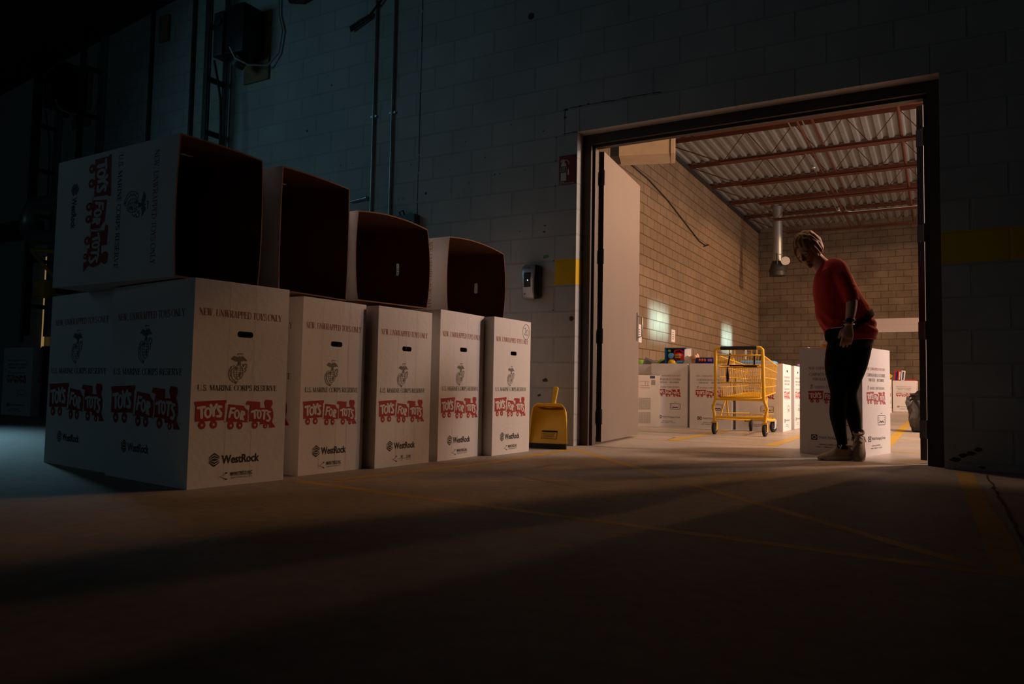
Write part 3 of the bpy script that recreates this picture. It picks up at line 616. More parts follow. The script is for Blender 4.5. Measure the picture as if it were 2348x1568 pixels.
# flue with its hood
f_ = empty('flue', (-1.38, 16.2, 3.9), 0, 'vertical galvanised flue pipe in the far left corner of the storeroom', 'flue')
b = MB(); b.cyl((0, 0, .1), (0, 0, 1.62), .125, 24); b.tube([(.125 * math.cos(a), .125 * math.sin(a), .28) for a in [2 * PI * k / 24 for k in range(24)]], .012, 6, closed=True); b.build('pipe', M['galv'], f_)
b = MB(); b.cyl((0, 0, .1), (0, 0, -.18), .15, 24, r2=.24); b.cyl((0, 0, -.18), (0, 0, -.3), .22, 24); b.build('hood', M['dark_steel'], f_)
b = MB(); b.cyl((.02, -.2, .3), (.02, -.2, 0), .02, 8); b.build('bracket', M['dark_steel'], f_)
o = MB().cyl((-1.14, 16.0, 3.97), (-1.14, 15.96, 3.97), .115, 24); tag(o.build('vent_cap', M['paper']), 'round white vent cap beside the bottom of the flue', 'cap').parent = None
# sheet-metal duct over the open leaf
d_ = empty('duct_box', (-.95, 5.3, 3.9), math.radians(16.5), 'beige sheet-metal duct box hanging behind the top of the open door leaf', 'duct')
b = MB(); b.box((-.38, .25, .45), (.74, .5, .9), 0); b.build('casing', M['beige_metal'], d_)
b = MB(); b.box((.035, .25, .45), (.06, .52, .9), 0); b.build('end_cap', M['beige_metal'], d_)
b = MB(); b.box((-.82, .22, .42), (.12, .42, .84), 0); b.build('damper', M['black'], d_)
for x in (-.65, -.1):
    b = MB(); b.cyl((x, .25, .9), (x, .25, 1.66), .012, 8); b.build('hanger_rod', M['steel'], d_)
# thin cable drooping along the left wall and two notices
o = pipe('wall_cable', [(-2.445, 6.0, 4.62), (-2.44, 8.6, 4.52), (-2.44, 9.8, 4.38), (-2.44, 11.0, 4.16), (-2.44, 12.2, 3.94), (-2.44, 12.7, 3.93), (-2.42, 12.95, 3.98), (-2.44, 12.6, 3.88)], .012, M['cable'], 'thin dark cable drooping along the tan block wall', 'cable')
for y, z, wd, h, lab in ((10.28, 1.57, .26, .26, 'white notice taped to the tan block wall above the toy cartons'), (8.2, 1.48, .26, .34, 'white notice on the tan wall half hidden by the door leaf'), (17.2, 1.5, .25, .3, 'white notice on the tan wall above the cart, far end')):
    b = MB(); b.add([(-2.455, y - wd / 2, z - h / 2), (-2.455, y + wd / 2, z - h / 2), (-2.452, y + wd / 2, z + h / 2), (-2.452, y - wd / 2, z + h / 2)], [(0, 1, 2, 3), (3, 2, 1, 0)], 0)
    for k in range(4): q = .07 - k * .045; b.add([(-2.450, y - wd * .3, z + q - .008), (-2.450, y + wd * (.1 + .05 * (k % 3)), z + q - .008), (-2.450, y + wd * (.1 + .05 * (k % 3)), z + q + .008), (-2.450, y - wd * .3, z + q + .008)], [(0, 1, 2, 3)], 1)
    tag(b.build('notice', [M['paper'], M['greyink']]), lab, 'notice')

# ================================================================== HALL FITTINGS
for x0, x1, lab in ((-2.055, -2.07, 'left of two thin vertical conduits on the hall wall'), (-1.838, -1.838, 'right of two thin vertical conduits on the hall wall')):
    c = empty('wall_conduit', (x0, -.018, 0), 0, lab, 'conduit', 'conduits on the hall wall')
    MB().tube([(0, 0, .9), (0, 0, 4.86)], .0125, 10).build('tube', M['galv'], c)
    for z in (1.75, 2.9, 4.0):
        b = MB(); b.box((0, .008, z), (.07, .018, .02)); b.build('strap', M['galv'], c)
b = MB(); b.cyl((-2.3, -.02, 2.13), (-2.12, -.02, 2.145), .012, 10); b.cyl((-2.13, -.02, 2.144), (-2.1, -.02, 2.146), .02, 10); tag(b.build('pipe_stub', M['galv']), 'short horizontal conduit stub left of the two wall conduits', 'pipe')
e = empty('junction_box', (-1.61, 0, 1.86), 0, 'dark metal junction box on the wall above the third top carton', 'box')
b = MB(); b.box((0, -.04, 0), (.2, .08, .14)); b.build('housing', M['dark_steel'], e); b = MB(); b.tube([(-.06, -.05, .05), (-.08, -.06, .1), (-.05, -.05, .12), (-.03, -.04, .06)], .008, 6); b.build('cable', M['cable'], e)
b = MB(); b.box((.05, -.083, -.015), (.06, .006, .02)); b.build('name_plate', M['steel'], e)
pipe('black_cable', [(-1.90, -.03, 4.83), (-1.93, -.03, 4.2), (-1.99, -.03, 3.98), (-2.12, -.03, 3.87), (-2.25, -.03, 3.84), (-2.36, -.03, 3.80), (-2.35, -.03, 3.77), (-2.2, -.03, 3.82), (-2.08, -.03, 3.87)], .012, M['cable'], 'black cable looped beside the two wall conduits', 'cable')
pipe('coiled_hose', [(-3.2, -.04, 4.75), (-3.22, -.04, 4.35), (-3.15, -.04, 4.24), (-3.0, -.04, 4.2), (-2.8, -.04, 4.24), (-2.6, -.04, 4.3), (-2.5, -.04, 4.5), (-2.5, -.04, 4.8)], .018, M['cable'], 'black hose hanging in a loop at the top of the hall wall', 'hose')
# fire extinguisher sign
sg_ = empty('fire_extinguisher_sign', (-.083, -.003, 2.04), 0, 'dark red fire extinguisher sign on the wall beside the doorway', 'sign')
b = MB(); b.box((0, 0, .115), (.142, .004, .23)); b.build('plate', mat('sign_red', (.22, .012, .016), .5), sg_)
b = MB(); W_ = lambda ps: [(u, -.0032, v) for u, v in ps]
for p in [[(-.055, .03), (-.008, .03), (-.008, .095), (-.055, .095)], [(-.055, .145), (-.008, .145), (-.01, .165), (-.022, .178), (-.042, .178), (-.053, .165)]] + [seg(-.058, .19, -.03, .203, .008), seg(-.058, .182, -.035, .186, .006), [(-.042, .178), (-.022, .178), (-.022, .196), (-.042, .196)], [(.002, .075), (.018, .075), (.014, .12), (.006, .12)], seg(-.055, .14, -.055, .095, .003), seg(-.008, .14, -.008, .095, .003), seg(-.045, .133, -.018, .133, .006), seg(-.045, .12, -.018, .12, .004), seg(-.045, .108, -.018, .108, .004)] + arc(-.02, .165, .034, .03, -20, 100, .006, .006):
    b.add(W_(p), [tuple(range(len(p)))])
for t, v, u1 in (('FIRE', .016, -.025), ('EXTINGUISHER', .004, .063)):
    for p in sans(t, -.064, u1, v, .009, .015): b.add(W_(p), [tuple(range(len(p)))])
tag(b.build('pictogram', mat('sign_cream', (.62, .6, .5), .6), sg_), label='cream extinguisher picture and lettering')
# soap dispenser
dp = empty('hand_sanitizer_dispenser', (-.355, 0, 1.13), 0, 'black and silver hand sanitizer dispenser on the wall above the dustpan', 'dispenser')
b = MB(); b.rbox((0, -.045, .145), (.145, .09, .265), .025); b.build('back_shell', M['black'], dp)
rg = []
for z, wd, dy in ((0, .085, -.088), (.02, .11, -.10), (.08, .108, -.108), (.15, .112, -.112), (.22, .118, -.108), (.262, .112, -.097), (.278, .09, -.085)):
    rg.append([Vector((-.006 + wd / 2 * math.copysign(abs(math.cos(a)) ** .5, math.cos(a)), dy + .03 * math.sin(a) * (1 if math.sin(a) > 0 else .35), z)) for a in [2 * PI * k / 20 for k in range(20)]])
b = MB(); b.loft(rg); b.build('front_cover', mat('silver_plastic', (.42, .43, .46), .35, .5), dp)
b = MB(); b.rbox((-.006, -.118, .155), (.062, .012, .115), .005); b.build('window', M['black'], dp)
b = MB(); b.ball((0, -.126, .15), (.004, .003, .006)); tag(b.build('indicator_light', mat('indicator_glow', (.5, .7, .75), .4, emit=((.55, .85, .9), 1.2)), dp), label='small lit indicator')
b = MB()
for p in sans('PURELL', -.035, .028, .243, .012, .02): b.add([(u, -.1216, v) for u, v in p], [tuple(range(len(p)))])
b.build('logo', mat('dark_purple_ink', (.05, .03, .14), .6), dp)
b = MB(); b.cyl((-.03, -.1125, .045), (-.03, -.1145, .045), .006, 10); b.build('lock', M['black'], dp)
b = MB(); b.add([(-.285, -.0015, 1.465), (-.235, -.0015, 1.47), (-.24, -.0015, 1.495), (-.282, -.0015, 1.49)], [(0, 1, 2, 3), (3, 2, 1, 0)]); tag(b.build('green_tape', mat('green_tape', (.05, .25, .04), .6)), 'scrap of green tape on the wall above the dispenser', 'tape')

# dustpan leaning on the wall
dpn = empty('dustpan', (-.047, -.335, 0), math.radians(8), 'large yellow dustpan leaning upright on the wall beside the doorway', 'dustpan')
lean = math.atan2(.20, .46)
def DP(u, t, n): return Vector((u, t * math.sin(lean) - n * math.cos(lean), t * math.cos(lean) + n * math.sin(lean) + .035))
rings = []
prof = [(0, .285, .012), (.03, .285, .02), (.1, .275, .05), (.18, .262, .085), (.235, .245, .105), (.262, .215, .11)]
b = MB(); T = .004
O, I = [], []
for t, wd, dep in prof:
    hw = wd / 2
    O.append([DP(-hw, t, dep), DP(-hw * .97, t, dep * .3), DP(-hw * .85, t, 0), DP(0, t, -.004), DP(hw * .85, t, 0), DP(hw * .97, t, dep * .3), DP(hw, t, dep)])
    hw -= T; I.append([DP(-hw, t, dep), DP(-hw * .96, t, dep * .3 + T), DP(-hw * .84, t, T), DP(0, t, T), DP(hw * .84, t, T), DP(hw * .96, t, dep * .3 + T), DP(hw, t, dep)])
for S, fl in ((O, 1), (I, 0)):
    n = 7; vs = [v for r_ in S for v in r_]; fs = [((i * n + k, i * n + k + 1, (i + 1) * n + k + 1, (i + 1) * n + k)) for i in range(len(S) - 1) for k in range(n - 1)]
    b.add(vs, [f[::-1] for f in fs] if fl else fs, 0, True)
    b.add(S[-1], [tuple(range(7)) if fl else tuple(range(6, -1, -1))], 0)
for k in (0, 6):
    vs = []
    for i in range(len(O)): vs += [O[i][k], I[i][k]]
    b.add(vs, [(2 * i, 2 * i + 1, 2 * i + 3, 2 * i + 2) for i in range(len(O) - 1)], 0)
b.tube([DP(-.1425, 0, .012), DP(-.1375, .1, .05), DP(-.131, .18, .085), DP(-.12, .24, .108), DP(-.09, .266, .112), DP(.09, .266, .112), DP(.12, .24, .108), DP(.131, .18, .085), DP(.1375, .1, .05), DP(.1425, 0, .012)], .006, 8)
b.build('pan', M['yplastic'], dpn)
b = MB(); hr = []
for t, wd, th, off in ((.258, .10, .02, .06), (.275, .055, .026, .03), (.33, .036, .024, .014), (.40, .042, .022, .014), (.435, .046, .02, .014), (.445, .03, .014, .014)):
    hr.append([DP(wd / 2 * math.cos(a), t, off + th / 2 * math.sin(a)) for a in [2 * PI * k / 12 for k in range(12)]])
b.loft(hr); b.build('handle', M['yplastic'], dpn)
b = MB(); b.box((0, -.012, .018), (.285, .02, .036)); b.build('lip_strip', M['rubber'], dpn)
b = MB(); q = lambda ps, n, mi: b.add([DP(u, v, n) for u, v in ps], [tuple(range(len(ps)))], mi)
q([(-.06, .035), (.06, .035), (.06, .1), (-.06, .1)], .0055, 1); q([(-.057, .038), (.057, .038), (.057, .086), (-.057, .086)], .0062, 0)
rr = random.Random(2)
for k in range(7): q([(-.05, .043 + k * .006), (.05 - rr.random() * .02, .043 + k * .006), (.05 - rr.random() * .02, .0455 + k * .006), (-.05, .0455 + k * .006)], .0068, 1)
tag(b.build('sticker', [M['yplastic'], M['ink']], dpn), label='black-framed warning sticker')

# overhead-door track ladders
for i, (x, lab) in enumerate(((-4.05, 'galvanised door track ladder on the wall behind the first top carton'), (-6.25, 'middle galvanised door track ladder on the dark wall'), (-7.14, 'leftmost galvanised door track ladder on the dark wall'))):
    t_ = empty('door_track', (x, 0, 0), 0, lab, 'track', 'door tracks on the hall wall')
    for y, nm in ((-.04, 'rail'), (-.27, 'rail')):
        z0 = .3 if i == 0 else .95; zc, zl = (z0 + 4.8) / 2, 4.8 - z0
        b = MB(); b.box((-.03, y, zc), (.006, .06, zl)); b.box((0, y + .03 * (1 if y > -.1 else -1), zc), (.06, .006, zl)); b.box((.03, y, zc), (.004, .02, zl)); b.build(nm, M['galv'] if y > -.1 else M['dark_steel'], t_)
    z = .75 if i == 0 else 1.31
    while z < 4.7:
        b = MB(); b.box((-.02, -.155, z), (.03, .2, .05)); b.build('rung', M['dark_steel'], t_); z += .56
# door operators on plywood boards
for i, (x, lab) in enumerate(((-3.66, 'black door operator on a plywood board above the first top carton'), (-6.72, 'black door operator high on the dark wall between two track ladders'))):
    p_ = empty('door_operator', (x, 0, 3.55), 0, lab, 'operator', 'door operators on the hall wall')
    b = MB(); b.box((.03, -.012, .33), (.36, .02, .72)); b.build('backboard', M['ply'], p_)
    b = MB(); b.rbox((.0, -.16, .42), (.28, .26, .5), .012); b.build('housing', M['black'], p_)
    b = MB(); b.rbox((-.2, -.24, .40), (.14, .16, .46), .01); b.cyl((-.2, -.32, .52), (-.2, -.335, .52), .05, 16); b.build('motor_cover', M['dark_steel'], p_)
    b = MB(); b.cyl((.02, -.2, .16), (-.05, -.2, .08), .07, 14); b.build('pulley', M['dark_steel'], p_)
    b = MB(); b.tube([(-.05, -.29, .24), (.02, -.28, .12), (.12, -.2, .06), (.24, -.06, .08), (.36, -.03, .2), (.4, -.03, .42), (.34, -.03, .6), (.33, -.03, .86)], .01, 8); b.build('cable', M['greycable'], p_)
    b = MB(); b.tube([(-.3, -.27, .16), (-.26, -.25, -.05), (-.22, -.24, -.25), (-.2, -.24, -.5), (-.2, -.24, -1.0)], .012, 8); b.build('pull_chain', M['cable'], p_)
for x, z, s_ in ((-5.0, 4.4, .18), (-4.62, 4.48, .1)):
    pass
b = MB(); b.box((-5.15, -.02, 4.42), (.16, .03, .3)); tag(b.build('wall_board', M['ply']), 'small plywood board high on the wall between the track ladders', 'board')
# vertical conduit strips on the wall left of the ladder
for x, lab in ((-5.36, 'dark vertical conduit on the wall left of the first track ladder'), (-4.63, 'thin vertical conduit beside the first track ladder'), (-7.75, 'thin vertical conduit at the far left of the wall')):
    tag(MB().tube([(x, -.025, .9), (x, -.025, 4.8)], .02, 8).build('wall_conduit', M['dark_steel']), lab, 'conduit')
# dark steel door header at far left
b = MB(); b.box((-8.7, -.08, 2.33), (2.6, .16, .2)); b.box((-8.7, -.16, 2.24), (2.6, .02, .05)); structure(b.build('trim_2', M['dark_steel']), 'dark steel header beam at the far left')
# flexible duct
d_ = empty('flexible_duct', (-6.36, -.47, 2.26), 0, 'grey flexible duct bent into a U on the wall at far left', 'duct')
pts = [(.35, 0, .2)] + [(-.28 + .24 * math.cos(a), 0, 0 + .2 * math.sin(a)) for a in [math.radians(75 + 210 * k / 30) for k in range(31)]] + [(.3, .05, -.24)]
P = [Vector(p) for p in pts]; dense = []
for i in range(len(P) - 1):
    n = max(2, int((P[i + 1] - P[i]).length / .012))
    for k in range(n): dense.append(P[i].lerp(P[i + 1], k / n))
b = MB(); b.tube(dense, [.085 + (.006 if k % 2 else 0) for k in range(len(dense))], 14); b.build('hose', M['galv'], d_)
b = MB(); b.cyl((.3, .0, .2), (.45, 0, .21), .1, 16); b.build('collar', M['dark_steel'], d_)
# yellow dock light arm and a glowing box for the light at a door gap
a_ = empty('dock_arm', (-6.67, -.36, 1.53), 0, 'dark yellow folding dock arm on the wall at far left', 'arm')
b = MB(); b.tube([(.33, .02, .37), (-.3, 0, .43)], .022, 8); b.build('upper_bar', M['yellow'], a_)
b = MB(); b.tube([(-.3, 0, .42), (.25, .05, 0)], .022, 8); b.build('brace', M['yellow'], a_)
b = MB(); b.rbox((.02, 0, -.05), (.2, .16, .2), .02); b.build('head', M['yellow'], a_)
b = MB(); b.box((.02, .19, -.05), (.1, .34, .06)); b.build('wall_bracket', M['dark_steel'], a_)
b = MB(); b.box((-7.19, -.06, 1.37), (.028, .02, 1.15)); tag(b.build('door_gap_strip', mat('lit_door_gap', (.8, .5, .15), .5, emit=((1, .6, .2), .22))), 'narrow strip of amber light at a door edge on the far left', 'light strip')
# dark bin
b_ = empty('equipment_cabinet', (-6.38, -.22, 0), 0, 'black equipment cabinet on the floor behind the blue-lit carton', 'cabinet')
b = MB(); b.rbox((0, 0, .39), (.36, .36, .78), .015); b.build('body', M['dark_steel'], b_); b = MB(); b.rbox((0, 0, .79), (.38, .38, .03), .008); b.build('lid', M['black'], b_)

# ================================================================== CARTONS IN THE HALL
def rotm(ex, ey, ez, loc): return Matrix((Vector(ex), Vector(ey), Vector(ez))).transposed().to_4x4(), Vector(loc)
def place(o, ex, ey, ez, loc, lab, group):
    m, l = rotm(ex, ey, ez, loc); o.matrix_world = Matrix.Translation(l) @ m; tag(o, lab, 'box', group)
GR = 'standing cartons in front of the hall wall'
std = [((-.225, -2.935), .470, .71, .880, 7.5, 'standing white carton nearest the camera, at the front of the row', {}, (.35, .62)),
       ((-.228, -2.38), .435, .70, .868, 3, 'standing white carton second in the row, behind the front one', {}, (.3, .55, .72)),
       ((-.15, -1.895), .450, .70, .868, 3.5, 'standing white carton third in the row, with a worn maker mark', dict(faded=True), (.36, .5, .7)),
       ((-.13, -1.37), .490, .70, .898, 0, 'standing white carton fourth in the row', {}, (.3, .6)),
       ((-.055, -.86), .480, .70, .898, 1.5, 'standing white carton with a circled pen mark, closest to the dustpan', dict(mark=True), (.4,))]
for (xf, yc), wn, wd, h, rz, lab, kw, cr in std:
    o = carton('cardboard_box', wn, wd, h, creases=cr, bulge=.004, **kw)
    o.location = (xf - wd / 2, yc, 0); o.rotation_euler = (0, 0, math.radians(-rz)); tag(o, lab, 'box', GR)
o = carton('cardboard_box', .47, .71, .885, bulge=.004); o.location = (-1.33, -2.80, 0); o.rotation_euler = (0, 0, math.radians(-7)); tag(o, 'standing white carton at the left end, behind and left of the front carton', 'box', GR)
GT = 'open cartons lying on top of the standing ones'
o = carton('cardboard_box', .44, .615, .945, sides=('y-',), bulge=(.006, 0, .012, .012)); m, l = rotm((0, 0, -1), (0, 1, 0), (1, 0, 0), (0, 0, 0))
o.matrix_world = Matrix.Translation((-1.296, -3.0, .8855 + .3075)) @ Matrix.Rotation(math.radians(-1.5), 4, 'Z') @ m; tag(o, 'open carton lying on its side on top, leftmost, its printed side showing', 'box', GT)
o = carton('cardboard_box', .475, .605, .94, sides=('y-',), bulge=(.006, 0, .006, .006))
o.matrix_world = Matrix.Translation((-1.24, -2.485, .886 + .3025)) @ m; tag(o, 'open carton lying on top, second from left, with a red glint inside', 'box', GT)
m2, l = rotm((0, -1, 0), (0, 0, -1), (1, 0, 0), (0, 0, 0))
o = carton('cardboard_box', .49, .64, .90, sides=('x+',), bulge=(.03, .02, .025, 0))
o.matrix_world = Matrix.Translation((-1.19, -1.86, .905 + .245)) @ Matrix.Rotation(math.radians(1.5), 4, 'X') @ m2; tag(o, 'open carton lying on top, third from left, the lowest one', 'box', GT)
o = carton('cardboard_box', .50, .70, .90, sides=('x+',), bulge=(.035, .02, .025, 0))
o.matrix_world = Matrix.Translation((-1.185, -.97, .902 + .25)) @ m2; tag(o, 'open carton lying on top, rightmost, with a bright slot inside', 'box', GT)
o = carton('cardboard_box', .44, .62, .79, style='campaign', sides=('y-', 'x+')); o.location = (-6.92, -.25, 0); tag(o, 'blue-lit carton standing alone at the far left edge', 'box')

# ================================================================== STOREROOM CARTONS AND TOYS
GS = 'toy cartons along the left side of the storeroom'
def filled(loc, wn, wd, h, rz, lab, board='white', sides=('x+', 'y-'), grp=GS, fill=.16, slots=True):
    o = carton('cardboard_box', wn, wd, h, style='campaign', sides=sides, board=board, slots=slots); o.location = (*loc, 0); o.rotation_euler = (0, 0, math.radians(rz)); tag(o, lab, 'box', grp)
    b = MB(); b.box((0, 0, h - fill), (wd - .02, wn - .02, .02)); b.build('packing_sheet', M['kraft'], o); return o
H = .75
filled((-.36, 3.74), .6, .44, H, 2, 'toy carton with the blue boxed toy, behind the flat leaning carton', 'white')
filled((.148, 3.72), .6, .49, H, 0, 'toy carton in the middle, left of the yellow cart', 'white')
filled((.68, 3.74), .6, .51, H, 1, 'toy carton behind the yellow cart', 'white')
filled((.69, 4.42), .56, .51, H, 1, 'toy carton directly behind the one at the cart', 'white')
filled((.65, 5.1), .56, .51, H, 1, 'toy carton with a lilac toy on top, last in its row', 'white')
filled((-.86, 4.0), .6, .44, H, 3, 'toy carton half hidden by the open door leaf', 'white')
filled((-1.62, 4.3), .6, .5, H, 0, 'toy carton seen through the gap beside the door hinges', 'white')
filled((1.83, .862), .445, .58, .77, -104.5, 'white toy carton behind the woman, in the doorway', 'white', sides=('x+', 'y+'), grp='cartons near the doorway')
filled((1.72, 15.7), .5, .5, .75, -4, 'toy carton standing far back by the rear wall', 'white', grp='cartons at the rear of the storeroom')
filled((1.18, 13.7), .6, .6, .75, -4, 'white carton far back, mostly hidden by the carton behind the woman', 'white', grp='cartons at the rear of the storeroom')
# flat carton leaning on the toy carton
fl_ = empty('flat_carton', (-.585, 3.262, 0), math.radians(40), 'flat tan carton standing on edge beside the door leaf, covered in print', 'box')
b = MB(); b.box((0, .03, .3), (.36, .07, .6), 0); pr = lambda p: b.add([(u, -.0062, v) for u, v in p], [tuple(range(len(p)))], 1)
rr = random.Random(9)
for c0, c1, z0, z1 in ((-.15, -.105, .05, .2), (-.08, .07, .04, .17), (-.15, -.105, .23, .36), (-.08, .07, .2, .34)):   # columns of small print
    u = c0
    while u < c1:
        z = z0
        while z < z1:
            l = rr.uniform(.006, .022); pr([(u, z), (u + .0035, z), (u + .0035, min(z + l, z1)), (u, min(z + l, z1))]); z += l + .004
        u += .009
for k in range(9): u = .075 + .006 * k; pr([(u, .49), (u + .002 + .002 * (k % 2), .49), (u + .002 + .002 * (k % 2), .55), (u, .55)])
for k in range(6): pr([(-.06 + .02 * k, .455), (-.045 + .02 * k, .455), (-.045 + .02 * k, .46), (-.06 + .02 * k, .46)])
for q in ([(-.06, .48), (.05, .48), (.05, .484), (-.06, .484)], [(-.06, .53), (.05, .53), (.05, .533), (-.06, .533)], [(.0, .484), (.004, .484), (.004, .53), (.0, .53)], [(.03, .484), (.034, .484), (.034, .52), (.03, .52)]): pr(q)
for p in polystroke([(-.13, .44), (-.115, .46), (-.125, .49), (-.11, .5), (-.12, .53)], .012): pr(p)
b.build('body', [M['kraftwhite'], M['greyink']], fl_)
b = MB(); b.box((.02, .03, .601), (.37, .05, .006)); b.box((.181, .03, .3), (.004, .06, .6)); b.build('tape', M['white'], fl_)
b = MB(); b.box((.09, -.006, .585), (.06, .004, .03)); b.build('label_patch', mat('navy_label', (.02, .03, .12), .5), fl_)

def toy(name, lab, cat, loc, rz, parts, group=None):
    e = empty(name, loc, math.radians(rz), lab, cat, group)
    for nm, mb, mt in parts: mb.build(nm, mt, e)
    return e
MB_ = lambda: MB()
blue = mat('toy_blue', (.015, .10, .30), .4); navy = mat('toy_navy', (.02, .03, .2), .4); tred = mat('toy_red', (.55, .025, .03), .3); tyel = mat('toy_yellow', (.8, .48, .02), .35)
green = mat('toy_green', (.28, .55, .05), .4); skyb = mat('toy_sky', (.12, .40, .75), .4); lilac = mat('toy_lilac', (.45, .25, .7), .4); orange = mat('toy_orange', (.75, .16, .04), .4); skin_t = mat('toy_peach', (.75, .42, .28), .5); purple = mat('toy_purple', (.05, .03, .1), .4)
zt = H - .148
# boxed toy with window
b1 = MB(); b1.box((-.125, 0, .17), (.02, .12, .34), 0); b1.box((0, .055, .17), (.25, .01, .34), 0); b1.box((0, 0, .335), (.25, .12, .01), 0); b1.box((0, 0, .005), (.25, .12, .01), 0)
b2 = MB(); b2.ball((.02, -.01, .24), (.065, .045, .05), 0, 20, 12); b2.tube([(-.03, -.01, .26), (-.02, -.02, .31), (.04, -.02, .325), (.08, -.02, .29)], .016, 10); b2.box((.07, -.01, .22), (.04, .06, .06))
b3 = MB(); b3.cyl((-.06, -.06, .245), (-.06, -.02, .245), .034, 18); b3.cyl((-.06, -.066, .245), (-.06, -.06, .245), .018, 18)
b4 = MB(); b4.ball((-.055, -.03, .15), (.05, .04, .06), 0); b4.tube([(-.02, -.03, .16), (.02, -.03, .13), (.05, -.03, .1), (.03, -.03, .07)], .022, 10)
b5 = MB(); b5.box((.05, -.03, .175), (.08, .04, .025)); b8 = MB(); b8.ball((-.085, -.03, .305), .02)
b6 = MB(); b6.box((.135, -.02, .26), (.08, .01, .14), 0, Matrix.Rotation(math.radians(25), 3, 'Z'))
b7 = MB(); 
for k in range(6): b7.ball((.0 + .022 * (k % 3), -.055, .225 + .025 * (k // 3)), .009)
toy('boxed_toy', 'open blue box with a red and yellow toy, tallest of the toys', 'toy', (-.30, 3.58, zt), 4, [('box_shell', b1, blue), ('telephone_body', b2, tred), ('dial', b3, skyb), ('yellow_character', b4, tyel), ('blue_trim', b5, skyb), ('green_ball', b8, green), ('side_flap', b6, M['paper']), ('button', b7, green)])
b1 = MB(); b1.box((0, 0, .1), (.13, .03, .2), 0, Matrix.Rotation(math.radians(28), 3, 'Y')); b2 = MB(); b2.box((.10, .0, .13), (.09, .05, .2), 0, Matrix.Rotation(math.radians(-22), 3, 'Y'))
b3 = MB(); b3.ball((.085, -.035, .19), (.03, .02, .035)); b3.tube([(.085, -.035, .16), (.07, -.035, .1), (.05, -.035, .04)], [.015, .022, .02], 8)
b4 = MB(); b4.tube([(.1, -.04, .13), (.13, -.04, .09), (.15, -.04, .05)], [.014, .022, .03], 8)
toy('doll_pack', 'white doll package leaning between the two toy cartons', 'toy', (-.15, 3.56, zt + .03), 0, [('card', b1, M['paper']), ('side_card', b2, skin_t), ('doll', b3, skin_t), ('dress', b4, skyb)])
b1 = MB(); b1.box((0, 0, .1), (.2, .14, .2)); b2 = MB()
for k, x in enumerate((-.06, -.03, 0.0)): b2.ball((x, -.072, .17), (.013, .004, .018))
b3 = MB(); b3.box((.06, -.0715, .17), (.05, .003, .03))
toy('navy_toy_box', 'navy toy box with small orange pictures in the middle carton', 'toy', (.06, 3.55, zt + .02), 2, [('box', b1, navy), ('picture', b2, orange), ('label', b3, lilac)])
b1 = MB(); b1.ball((0, 0, .09), (.05, .06, .12)); toy('orange_toy', 'orange toy just right of the navy box', 'toy', (.17, 3.58, zt), 0, [('body', b1, orange)])
b1 = MB(); b1.box((0, 0, .1), (.2, .12, .19), 0, Matrix.Rotation(math.radians(-8), 3, 'Y')); b2 = MB()
for k in range(4): b2.box((-.02, -.0625, .13 + k * .014), (.09, .002, .005), 0, Matrix.Rotation(math.radians(-8), 3, 'Y'))
toy('yellow_carton', 'small yellow carton behind the cart handle', 'toy', (.28, 3.6, zt + .01), 6, [('box', b1, tyel), ('lettering', b2, M['ink'])])
b1 = MB(); b1.box((0, 0, .12), (.16, .012, .2), 0, Matrix.Rotation(math.radians(24), 3, 'Y')); b2 = MB()
for k in range(6): b2.box((.012, -.0075, .1 + k * .018), (.1, .002, .005), 0, Matrix.Rotation(math.radians(24), 3, 'Y'))
toy('cardboard_sheet', 'grey printed card sticking out beside the door leaf', 'card', (-.72, 3.75, zt), 0, [('sheet', b1, mat('grey_card', (.45, .44, .43), .7)), ('lettering', b2, M['greyink'])])
b1 = MB(); b1.tube([(-.1, 0, .0), (-.08, 0, .16), (-.04, 0, .185), (.05, 0, .2), (.09, 0, .17), (.1, 0, .0)], .028, 8); b2 = MB(); b2.box((.03, -.03, .09), (.1, .05, .16))
b3 = MB(); b3.box((-.04, -.03, .1), (.05, .04, .08)); toy('green_toy', 'lime green plastic toy in a tan pack, left of the blue boxed toy', 'toy', (-.50, 3.72, zt), 0, [('frame', b1, green), ('pack', b2, M['kraftwhite']), ('insert', b3, orange)])
b1 = MB(); b1.add([(-.08, -.05, 0), (.08, -.05, 0), (.08, .05, 0), (-.08, .05, 0), (.07, -.04, .24), (.08, .04, .24), (-.08, .05, .16), (-.08, -.05, .15)], [(3, 2, 1, 0), (4, 5, 6, 7), (0, 1, 4, 7), (1, 2, 5, 4), (2, 3, 6, 5), (3, 0, 7, 6)]); toy('dark_toy_box', 'dark purple wedge-shaped pack left of the blue boxed toy', 'toy', (-.44, 3.58, zt), 0, [('pack', b1, purple)])
b1 = MB(); b1.ball((0, 0, .1), (.09, .05, .09)); b1.ball((.07, 0, .12), .04); toy('green_toy', 'lime green toy peeking past the door leaf edge', 'toy', (-.86, 3.85, zt + .02), 0, [('body', b1, green)])
b1 = MB(); b1.rbox((0, 0, .1), (.4, .3, .18), .03); toy('blue_toy_pack', 'sky blue pack filling the carton behind the cart', 'toy', (.62, 3.75, zt), 3, [('pack', b1, skyb)])
b1 = MB(); b1.ball((0, 0, .1), (.08, .06, .1)); toy('red_blue_toy', 'small red toy at the corner of the carton behind the cart', 'toy', (.84, 3.9, zt - .03), 0, [('body', b1, tred)])
b1 = MB(); b1.ball((0, 0, .09), (.05, .07, .1)); b1.ball((.02, 0, .17), (.05, .05, .03)); toy('lilac_toy', 'lilac toy on the last carton of the row', 'toy', (.86, 5.0, zt), 0, [('body', b1, lilac)])
